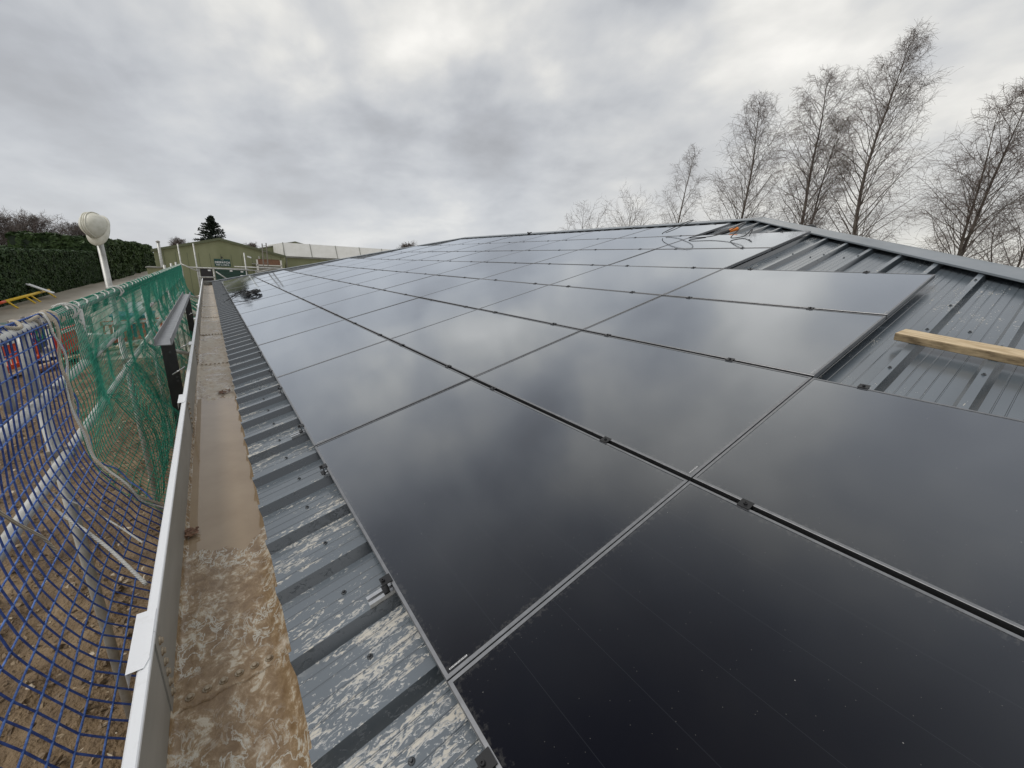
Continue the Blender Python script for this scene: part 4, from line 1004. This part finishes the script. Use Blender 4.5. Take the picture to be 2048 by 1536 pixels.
# skip lorry body / stacked timber rack between the sheds
rk = empty('timber_rack', (6, SY - 1.5, -H), 'cream framed rack with brown boards beside the shed', 'rack')
xa0, xa1 = hit(512, 520, 1, SY - 2)[0], hit(562, 520, 1, SY - 2)[0]
MB().box((xa0, SY - 2.2, .34), (xa1, SY - 1.4, .42)).build('shelf', M['white'], rk)
for q in range(3): MB().box((xa0 + .12, SY - 2.0 + q * .2, .43), (xa1 - .1, SY - 1.82 + q * .2, .80 + .05 * q)).build('board_stack', M['rust'], rk)
for x in (xa0, xa1 - .1): MB().box((x, SY - 2.2, -H), (x + .12, SY - 2.05, .85)).build('upright', M['white'], rk)
MB().box((xa0, SY - 2.1, -H), (xa1, SY - 1.45, .30)).build('cabin', M['asb'], rk)

# long white-sheeted building to the right of the shed
WY = 50.
wb = empty('glasshouse', (14, WY + 5, -H), 'long low building with a white sheeted roof beyond the panels', 'greenhouse')
wx0, wx1 = 6.4, 34.
m_ = MB(); m_.box((wx0, WY, -H), (wx1, WY + 14, 1.25)); m_.build('wall', M['greenwall'], wb)
bay = 2.65; nb = int((wx1 - wx0) / bay)
for q in range(nb):
    x0, x1 = wx0 + q * bay + .03, wx0 + (q + 1) * bay - .03
    m_ = MB(); V = []
    for i in range(7):
        x = x0 + (x1 - x0) * i / 6; bul = .02 * math.sin(math.pi * i / 6)
        for j, (yy, zz) in enumerate(((WY - .06, 1.30), (WY + .20, 1.76), (WY + .45, 2.22), (WY + .70, 2.66))):
            V.append((x, yy - bul * .4, zz + bul * .35 * (j not in (0,))))
    m_.poly(V, [(4 * i + j, 4 * i + 4 + j, 4 * i + 5 + j, 4 * i + 1 + j) for i in range(6) for j in range(3)])
    m_.build('roof_sheeting', M['white'], wb, smooth=True)
    MB().tube([(x0 - .03, WY - .08, 1.28), (x0 - .03, WY + .70, 2.68)], .035, 6).build('hoop', M['asb'], wb)
MB().box((wx0, WY + .68, 1.25), (wx1, WY + 13.9, 2.64)).build('roof', M['white'], wb)
MB().box((wx0 - .1, WY - .25, 1.12), (wx1, WY - .09, 1.27)).build('gutter', M['asb'], wb)
for q in range(0, nb, 2): MB().tube([(wx0 + q * bay + .1, WY - .12, -H), (wx0 + q * bay + .1, WY - .12, 1.12)], .06, 8).build('downpipe', M['asb'], wb)
gs = empty('shed', (8, WY + 20, -H), 'green shed gable showing behind the white sheeted roof', 'shed')
m_ = MB(); yb = WY + 9.; x0, x1, xm = 4.6, 13.6, 8.9
m_.poly([(x0, yb, -H), (x1, yb, -H), (x1, yb, 1.9), (xm, yb, 3.05), (x0, yb, 1.9), (x0, yb + 9, -H), (x1, yb + 9, -H), (x1, yb + 9, 1.9), (xm, yb + 9, 3.05), (x0, yb + 9, 1.9)], [(0, 1, 2, 3, 4), (9, 8, 7, 6, 5), (0, 4, 9, 5), (1, 6, 7, 2)])
m_.build('wall', M['greenwall'], gs)
m_ = MB()
for s0, s1 in (((x0 - .2, 1.86), (xm, 3.08)), ((xm, 3.08), (x1 + .2, 1.86))):
    m_.poly([(s0[0], yb - .15, s0[1]), (s1[0], yb - .15, s1[1]), (s1[0], yb + 9, s1[1]), (s0[0], yb + 9, s0[1]), (s0[0], yb - .15, s0[1] + .08), (s1[0], yb - .15, s1[1] + .08), (s1[0], yb + 9, s1[1] + .08), (s0[0], yb + 9, s0[1] + .08)], [(0, 1, 5, 4), (4, 5, 6, 7), (3, 2, 1, 0), (1, 2, 6, 5), (3, 0, 4, 7)])
m_.build('roof', M['asb'], gs)

# grey kiosk left of the shed and a lean metal flue
kk_ = empty('kiosk', (-6, 44, -H), 'small grey green kiosk left of the despatch shed', 'kiosk')
a, b = hit(294, 540, 1, 44.), hit(318, 540, 1, 44.)
MB().box((a[0], 44, -H), (b[0] + .2, 46, hit(305, 536, 1, 44.)[2])).build('body', M['greenwall'], kk_)
MB().box((a[0] - .08, 43.9, hit(305, 536, 1, 44.)[2] + .002), (b[0] + .25, 46.1, hit(305, 536, 1, 44.)[2] + .09)).build('roof', M['asb'], kk_)
fl_ = empty('flue', (-3.9, SY - .3, -H), 'tall pale pipe standing at the corner of the green shed', 'pipe')
pA = hit(311, 484, 1, SY - .4)
MB().tube([(pA[0] + .15, SY - .4, -H), (pA[0] + .15, SY - .4, pA[2])], .11, 10).build('pipe', M['tube'], fl_, smooth=True)
MB().lathe([(.15, 0), (.15, .05), (.05, .12)], 10, (pA[0] + .15, SY - .4, pA[2])).build('cowl', M['fitting'], fl_)

# ------------------------------------------------------------------ things in the yard seen through the nets
def barrier(cx, cy, rz, m, lab, grp='red site barriers in the yard'):
    root = empty('site_barrier', (cx, cy, -H), lab, 'barrier', grp); ca, sa = math.cos(rz), math.sin(rz)
    def bx(name, u0, u1, w0, w1, z0, z1, mm):
        MB().obox((cx + u0 * ca - w0 * sa, cy + u0 * sa + w0 * ca, -H + z0), ((u1 - u0) * ca, (u1 - u0) * sa, 0), (-(w1 - w0) * sa, (w1 - w0) * ca, 0), (0, 0, z1 - z0)).build(name, mm, root)
    bx('top_rail', -1, 1, -.03, .03, .84, 1.0, m); bx('bottom_rail', -1, 1, -.03, .03, .20, .32, m)
    for q in range(11): bx('upright', -.98 + q * .19, -.98 + q * .19 + .07, -.02, .02, .32, .84, m)
    bx('warning_strip', -.95, .95, -.034, -.031, .87, .97, M['signw'])
    for u in (-.7, .7): bx('foot', u - .06, u + .06, -.3, .3, 0, .2, M['steel'])
barrier(-5.05, 16.4, rad(78), M['redor'], 'orange barrier panel standing below the blue net')
barrier(-5.4, 14.6, rad(70), M['red'], 'red barrier panel nearest the left edge of the picture')
barrier(-4.35, 18.3, rad(84), M['red'], 'red barrier panel farther along behind the net rope')
barrier(-2.85, 20.1, rad(25), M['redor'], 'orange barrier panel in front of the teal container')
gb = empty('storage_bin', (-6.0, 20, -H), 'dark green storage bin behind the orange barrier', 'bin')
MB().box((-6.75, 19.4, -H + .12), (-5.35, 20.5, -H + .86)).build('tub', M['crate'], gb)
MB().box((-6.80, 19.34, -H + .862), (-5.30, 20.56, -H + .95)).build('lid', M['crate'], gb)
for x in (-6.6, -5.5):
    MB().tube([(x, 19.5, -H + .1), (x + .06, 19.5, -H + .1)], .1, 10).build('wheel', M['steel'], gb)
tb = empty('skip_container', (-3.0, 22, -H), 'teal blue steel container seen through the green net', 'container')
MB().box((-3.75, 21.7, -H + .08), (-2.55, 23.2, -H + .92)).build('body', M['teal'], tb)
for q in range(5): MB().box((-3.70 + q * .26, 21.65, -H + .1), (-3.62 + q * .26, 21.699, -H + .9)).build('rib', M['teal'], tb)
MB().box((-3.80, 21.62, -H + .922), (-2.50, 23.25, -H + .98)).build('rim', M['teal'], tb)
wbd = empty('white_board', (-3.0, 22.5, -H + .98), 'pale board propped on top of the teal container', 'board')
MB().obox((-3.35, 22.4, -H + .985), (.62, 0, 0), (0, .35, .42), (0, -.02, .017)).build('sheet', M['signw'], wbd)
for q, (x, y, a_, L_, m_k) in enumerate(((-4.9, 15.2, 1.2, 2.2, 'timber'), (-4.5, 15.6, 1.35, 1.8, 'rust'), (-4.2, 17.2, 1.0, 2.4, 'timber'), (-4.6, 18.4, 1.5, 2.0, 'fitting'), (-3.7, 17.9, .7, 1.6, 'timber_side'), (-3.3, 18.9, 1.1, 2.0, 'white'))):
    ca, sa = math.cos(a_), math.sin(a_)
    tag(MB().obox((x, y, -H + .16), (L_ * ca, L_ * sa, .02), (-.16 * sa, .16 * ca, 0), (0, 0, .07)).build('loose_board', M[m_k]),
        ['pale board lying nearest the red barrier', 'brown board beside the nearest pale one', 'pale board lying behind the orange barrier', 'grey board lying farthest from the camera', 'weathered short board lying across the others', 'white painted board by the green net'][q], 'board', 'loose boards on the mud')
# grey block stack and pale drums by the fence
for q, (x, y, w, h_, mk, lb2) in enumerate(((-4.6, 20.5, .9, .75, 'asb', 'grey concrete block stack behind the red barrier'), (-3.9, 19.9, .7, .55, 'white', 'pale rubble sack beside the concrete blocks'), (-4.9, 22.5, .8, .9, 'asb', 'tall grey block stack farthest back in the yard'))):
    root = empty('block_stack', (x, y, -H), lb2, 'blocks')
    for r_ in range(3):
        for c_ in range(2):
            MB().box((x - w / 2 + c_ * w / 2 + .01, y - .3, -H + .01 + r_ * h_ / 3), (x - w / 2 + (c_ + 1) * w / 2 - .01, y + .3 - .02 * r_, -H + (r_ + 1) * h_ / 3 - .006)).build('block', M[mk], root)
# yellow barrier rail by the hedge, with a pale board on it
yb_ = empty('pole_barrier', (-10, 44, -H), 'low yellow pole barrier lying along the foot of the hedge', 'barrier')
y0_, y1_ = hit(8, 598, 0, -9.95), hit(98, 582, 0, -9.95)
MB().tube([(-9.95, y0_[1], -H + .42), (-9.95, y1_[1], -H + .50)], .085, 8).build('pole', M['yellow'], yb_, smooth=True)
MB().tube([(-9.95, y0_[1] - .9, -H + .40), (-9.95, y0_[1] - .01, -H + .42)], .08, 8).build('end_sleeve', M['redor'], yb_, smooth=True)
for t in (.03, .40, .52, .94): 
    yy = y0_[1] + (y1_[1] - y0_[1]) * t
    MB().tube([(-9.95, yy, -H + .42), (-9.55, yy - .12, -H + .01)], .05, 6).build('leg', M['yellow'], yb_)
pb_ = empty('white_board', (-9.8, y1_[1] - 1.6, -H + .6), 'pale board leaning over the yellow pole by the hedge', 'board')
MB().obox((-10.5, y1_[1] - 2.2, -H + 1.02), (1.15, 0, -.62), (0, .55, 0), (.03, 0, .05)).build('sheet', M['signw'], pb_)

# ------------------------------------------------------------------ hedges and trees
def hedge(name, x0, x1, y0, y1, z1, nleaf, sz, m, label, bumpy, seed):
    root = empty(name, ((x0 + x1) / 2, (y0 + y1) / 2, -H), label, 'hedge'); r_ = np.random.default_rng(seed)
    MB().box((x0 + .12, y0 + .12, -H), (x1 - .12, y1 - .12, z1 - .15)).build('core', M['conifer'], root)
    # leaves on the faces that can be seen
    A = [(x1 - x0) * (y1 - y0), (y1 - y0) * (z1 + H), (x1 - x0) * (z1 + H)]; tot = sum(A)
    P = []; Nn = []
    for i, a in enumerate(A):
        k_ = int(nleaf * a / tot); u, w = r_.random(k_), r_.random(k_)
        if i == 0: p = np.stack([x0 + u * (x1 - x0), y0 + w * (y1 - y0), np.full(k_, z1)], 1); nn = (0, 0, 1)
        elif i == 1: p = np.stack([np.full(k_, x1), y0 + w * (y1 - y0), -H + u * (z1 + H)], 1); nn = (1, 0, 0)
        else: p = np.stack([x0 + u * (x1 - x0), np.full(k_, y0), -H + w * (z1 + H)], 1); nn = (0, -1, 0)
        P.append(p); Nn.append(np.tile(np.array(nn, float), (k_, 1)))
    P, Nn = np.concatenate(P), np.concatenate(Nn)
    d = np.array([bumpy * (fbm(p, .45, 3) * .8 + fbm(p, 1.7, 2) * .5) for p in P]) + r_.normal(0, .04, len(P))
    P = P + Nn * d[:, None]
    t1 = r_.normal(size=(len(P), 3)); t1 -= Nn * (t1 * Nn).sum(1, keepdims=True) * .6; t1 /= np.linalg.norm(t1, axis=1, keepdims=True)
    t2 = np.cross(Nn + r_.normal(0, .5, Nn.shape), t1); t2 /= np.linalg.norm(t2, axis=1, keepdims=True)
    s_ = sz * r_.uniform(.6, 1.4, (len(P), 1))
    V = np.stack([P - t1 * s_, P - t2 * s_ * .6, P + t1 * s_, P + t2 * s_ * .6], 1).reshape(-1, 3)
    F = np.arange(len(P) * 4).reshape(-1, 4)
    link_mesh('foliage', V, F, m, root)
hedge('clipped_hedge', -13.2, -10.5, 26, 66, .78, 70000, .095, M['hedge'], 'low clipped dark green hedge behind the yellow barrier', .045, 1)
hedge('tall_hedge', -17, -9.9, 66.3, 122, 2.25, 52000, .20, M['hedge2'], 'taller rough green hedge running back to the sheds', .42, 2)
hedge('back_hedge', -60, -14.5, 72, 80, .72, 26000, .24, M['hedge2'], 'distant rough hedge top showing over the clipped hedge', .5, 4)

def bare_tree(base, height, seed, label, name='birch_tree', spread=.30, trunk_r=None, nl=78, ns=9, nt=8, lean=(0, 0), mt='twig', droop=.55, start=.16, grp='bare birch trees beyond the roof', up=1.25, forks=1, thick=1.0):
    r_ = np.random.default_rng(seed); tr = trunk_r or height * .0105
    T0, T1, Q0, Q1 = [], [], [], []; W0, W1, U0, U1 = [], [], [], []
    base = np.asarray(base, float)
    def grow(p, d, L, r0, r1, n, wig, bend, store, end=None):
        pts = [p]; d = d / np.linalg.norm(d)
        for i in range(n):
            d = d + r_.normal(0, wig, 3) + bend; d /= np.linalg.norm(d); pts.append(pts[-1] + d * L / n)
        if end is not None:
            off = np.asarray(end) - pts[-1]; pts = [q_ + off * (i / n) for i, q_ in enumerate(pts)]
        A, B, RA, RB = store
        for i in range(n):
            A.append(pts[i]); B.append(pts[i + 1]); RA.append(r0 + (r1 - r0) * i / n); RB.append(r0 + (r1 - r0) * (i + 1) / n)
        return pts
    TS, WS = (T0, T1, Q0, Q1), (W0, W1, U0, U1)
    stems = []
    main = grow(base, np.array([lean[0], lean[1], 1.]), height, tr, tr * .08, 16, .035, np.array([0, 0, .02]), TS, base + np.array([lean[0], lean[1], 1.]) * height); stems.append((main, tr, 1.0))
    for f_ in range(forks - 1):
        i = int(16 * r_.uniform(.22, .40)); a = r_.uniform(0, 6.28)
        L = height * (1 - i / 16) * r_.uniform(.82, .95)
        st = grow(main[i], np.array([.30 * math.cos(a), .30 * math.sin(a) , 1.]), L, tr * .6, tr * .06, 12, .04, np.array([0, 0, .05]), TS); stems.append((st, tr * .6, L / height))
    for st, rr0, sc_ in stems:
        n = len(st) - 1
        for k_ in range(int(nl * sc_)):
            t = start + (1 - start) * (k_ + r_.random()) / (nl * sc_) if st is main else .05 + .95 * r_.random()
            t = min(t, .985); i = int(t * n); p = st[i] + (st[i + 1] - st[i]) * (t * n - i)
            a = k_ * 2.4 + r_.uniform(-.5, .5)
            env = (math.sin(math.pi * min(1, (t * .86 + .12))) ** .8) if st is main else (1 - t) ** .5 * .8 + .1
            L = height * spread * env * r_.uniform(.65, 1.15) + .25
            el = up * r_.uniform(.7, 1.3)
            d = np.array([math.cos(a), math.sin(a), el])
            lim = grow(p, d, L, max(.010, rr0 * .22 * (1 - t) + .008), .004, 6, .09, np.array([lean[0] * .3, lean[1] * .3, .03]), TS if L > height * .1 else WS)
            for s_ in range(ns):
                u = .18 + .82 * (s_ + r_.random()) / ns; j = min(5, int(u * 6)); q = lim[j] + (lim[j + 1] - lim[j]) * (u * 6 - j)
                ax = lim[j + 1] - lim[j]; ax /= np.linalg.norm(ax)
                side = r_.normal(size=3); side -= ax * (side @ ax); side /= np.linalg.norm(side)
                L2 = L * r_.uniform(.22, .45) * (1.1 - u * .55) + .15
                sub = grow(q, ax * .8 + side * .85, L2, .0062 * thick, .0040 * thick, 4, .12, np.array([0, 0, .01 - droop * .12]), WS)
                for w_i in range(nt):
                    u2 = .12 + .88 * (w_i + r_.random()) / nt; j2 = min(3, int(u2 * 4)); q2 = sub[j2] + (sub[j2 + 1] - sub[j2]) * (u2 * 4 - j2)
                    ax2 = sub[j2 + 1] - sub[j2]; ax2 /= np.linalg.norm(ax2); sd2 = r_.normal(size=3); sd2 -= ax2 * (sd2 @ ax2); sd2 /= np.linalg.norm(sd2)
                    grow(q2, ax2 * .7 + sd2 * .8, L2 * r_.uniform(.25, .6) + .10, .0044 * thick, .0030 * thick, 3, .14, np.array([0, 0, -droop * .22]), WS)
    root = empty(name, base, label, 'tree', grp)
    V, F = tube_batch(T0, T1, Q0, Q1, 7); link_mesh('trunk', V, F, M['bark'], root, smooth=True)
    V, F = tube_batch(W0, W1, U0, U1, 3); link_mesh('crown', V, F, M[mt], root)
    return root
TX = 30.
def tree_at(px, py_top, px_top, seed, label, **kw):
    b = hit(px, 470, 0, TX); t = hit(px_top, py_top, 0, TX)
    h = t[2] + H
    return bare_tree((TX, b[1], -H), h, seed, label, lean=(0, (t[1] - b[1]) / h), **kw)
tree_at(1468, 212, 1518, 3, 'bare birch left of the forked one, rising behind the ridge corner', spread=.27)
tree_at(1602, 160, 1655, 5, 'bare birch with two tall stems behind the ridge', spread=.25, forks=2)
tree_at(1738, 92, 1818, 8, 'tallest bare birch, rising behind the hip cap', spread=.25, nl=90)
tree_at(1912, 185, 2065, 12, 'bare birch at the right edge of the picture', spread=.28, nl=54, forks=2)
b_ = hit(1352, 450, 0, TX + 3)
bare_tree((TX + 3, b_[1], -H), hit(1400, 305, 0, TX + 3)[2] + H, 15, 'slender short birch left of the taller birches', spread=.22, nl=34, lean=(0, -.06))
bare_tree((TX + 2, hit(2030, 520, 0, TX + 2)[1], -H), 8.6, 29, 'low bare tree at the far right picture edge', spread=.36, nl=22, start=.3, forks=2)
G2 = 'rounded bare trees behind the far ridge'
bare_tree((TX + 2, hit(1165, 450, 0, TX + 2)[1], -H), hit(1165, 417, 0, TX + 2)[2] + H, 31, 'small rounded bare tree farthest left behind the ridge', 'bare_tree', spread=.42, nl=16, ns=5, nt=3, start=.45, grp=G2, droop=-.1, forks=3, up=1.3, thick=1.3)
bare_tree((TX + 2, hit(1262, 450, 0, TX + 2)[1], -H), hit(1262, 403, 0, TX + 2)[2] + H, 33, 'wider rounded bare tree right of the small one', 'bare_tree', spread=.50, nl=18, ns=5, nt=3, start=.45, grp=G2, droop=-.1, forks=4, up=1.2, thick=1.3)
G3 = 'distant bare trees over the hedges'
for q, (px, pt, Yd, sp, lb2) in enumerate(((-5, 432, 95, .5, 'distant bare tree at the left picture edge'), (75, 440, 100, .62, 'broad distant bare tree over the low hedge'), (150, 452, 120, .45, 'distant bare tree left of the hard hat'), (180, 455, 125, .4, 'distant bare tree directly behind the hard hat'), (357, 481, 130, .42, 'distant bare tree over the left roof slope of the shed'), (505, 490, 120, .4, 'distant bare tree over the right roof slope of the shed'), (40, 455, 115, .5, 'low distant bare tree between the two left ones'))):
    p = hit(px, 480, 1, Yd); t = hit(px, pt, 1, Yd)
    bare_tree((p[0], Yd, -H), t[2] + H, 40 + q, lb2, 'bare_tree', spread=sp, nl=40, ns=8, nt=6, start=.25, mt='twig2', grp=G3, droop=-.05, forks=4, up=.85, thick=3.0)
# hazy scrub on the horizon
p = hit(817, 497, 1, 140)
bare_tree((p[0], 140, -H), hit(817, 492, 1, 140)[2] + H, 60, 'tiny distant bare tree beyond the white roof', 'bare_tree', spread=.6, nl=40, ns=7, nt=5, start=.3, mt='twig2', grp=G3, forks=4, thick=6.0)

# conifer
cb_, ct_ = hit(419, 480, 1, 62.), hit(421, 437, 1, 62.)
con = empty('conifer_tree', (cb_[0], 62, -H), 'dark green conifer standing behind the despatch shed', 'tree')
hc = ct_[2] + H
MB().tube([(cb_[0], 62, -H), (cb_[0] + .1, 62, -H + hc * .6), (ct_[0], 62, -H + hc)], [.16, .09, .015], 8).build('trunk', M['bark'], con, smooth=True)
r_ = np.random.default_rng(77); P0, P1, A0, A1 = [], [], [], []; QV = []
for k_ in range(170):
    t = .22 + .78 * (k_ + r_.random()) / 170; z = -H + hc * t; a = r_.uniform(0, 6.28)
    L = (1 - t) ** .8 * 3.9 * r_.uniform(.6, 1.1) + .15
    if r_.random() < .04: L *= 1.3
    c0 = np.array([cb_[0] + (ct_[0] - cb_[0]) * t, 62, z]); d = np.array([math.cos(a), math.sin(a), .12])
    n = 7; pts = [c0 + d * L * i / n + np.array([0, 0, .12 * math.sin(i / n * 3.) - .22 * (i / n) ** 2 * L * .5 + .25 * (i / n) ** 3]) for i in range(n + 1)]
    for i in range(n):
        P0.append(pts[i]); P1.append(pts[i + 1]); A0.append(.02); A1.append(.012)
        for s_ in range(9):
            q = pts[i] + (pts[i + 1] - pts[i]) * r_.random(); u = np.array([r_.normal(), r_.normal(), r_.normal() * .35]); u /= np.linalg.norm(u); u *= r_.uniform(.10, .24)
            w = np.array([r_.normal(), r_.normal(), r_.normal()]) * .045
            QV += [q - w, q + u * .5 + w * 1.2, q + u, q + u * .5 - w * 1.2]
V, F = tube_batch(P0, P1, A0, A1, 4); link_mesh('branches', V, F, M['bark'], con)
link_mesh('crown', np.array(QV), np.arange(len(QV)).reshape(-1, 4), M['conifer'], con)

scene.render.engine = 'CYCLES'
scene.render.resolution_x, scene.render.resolution_y = 1024, 768
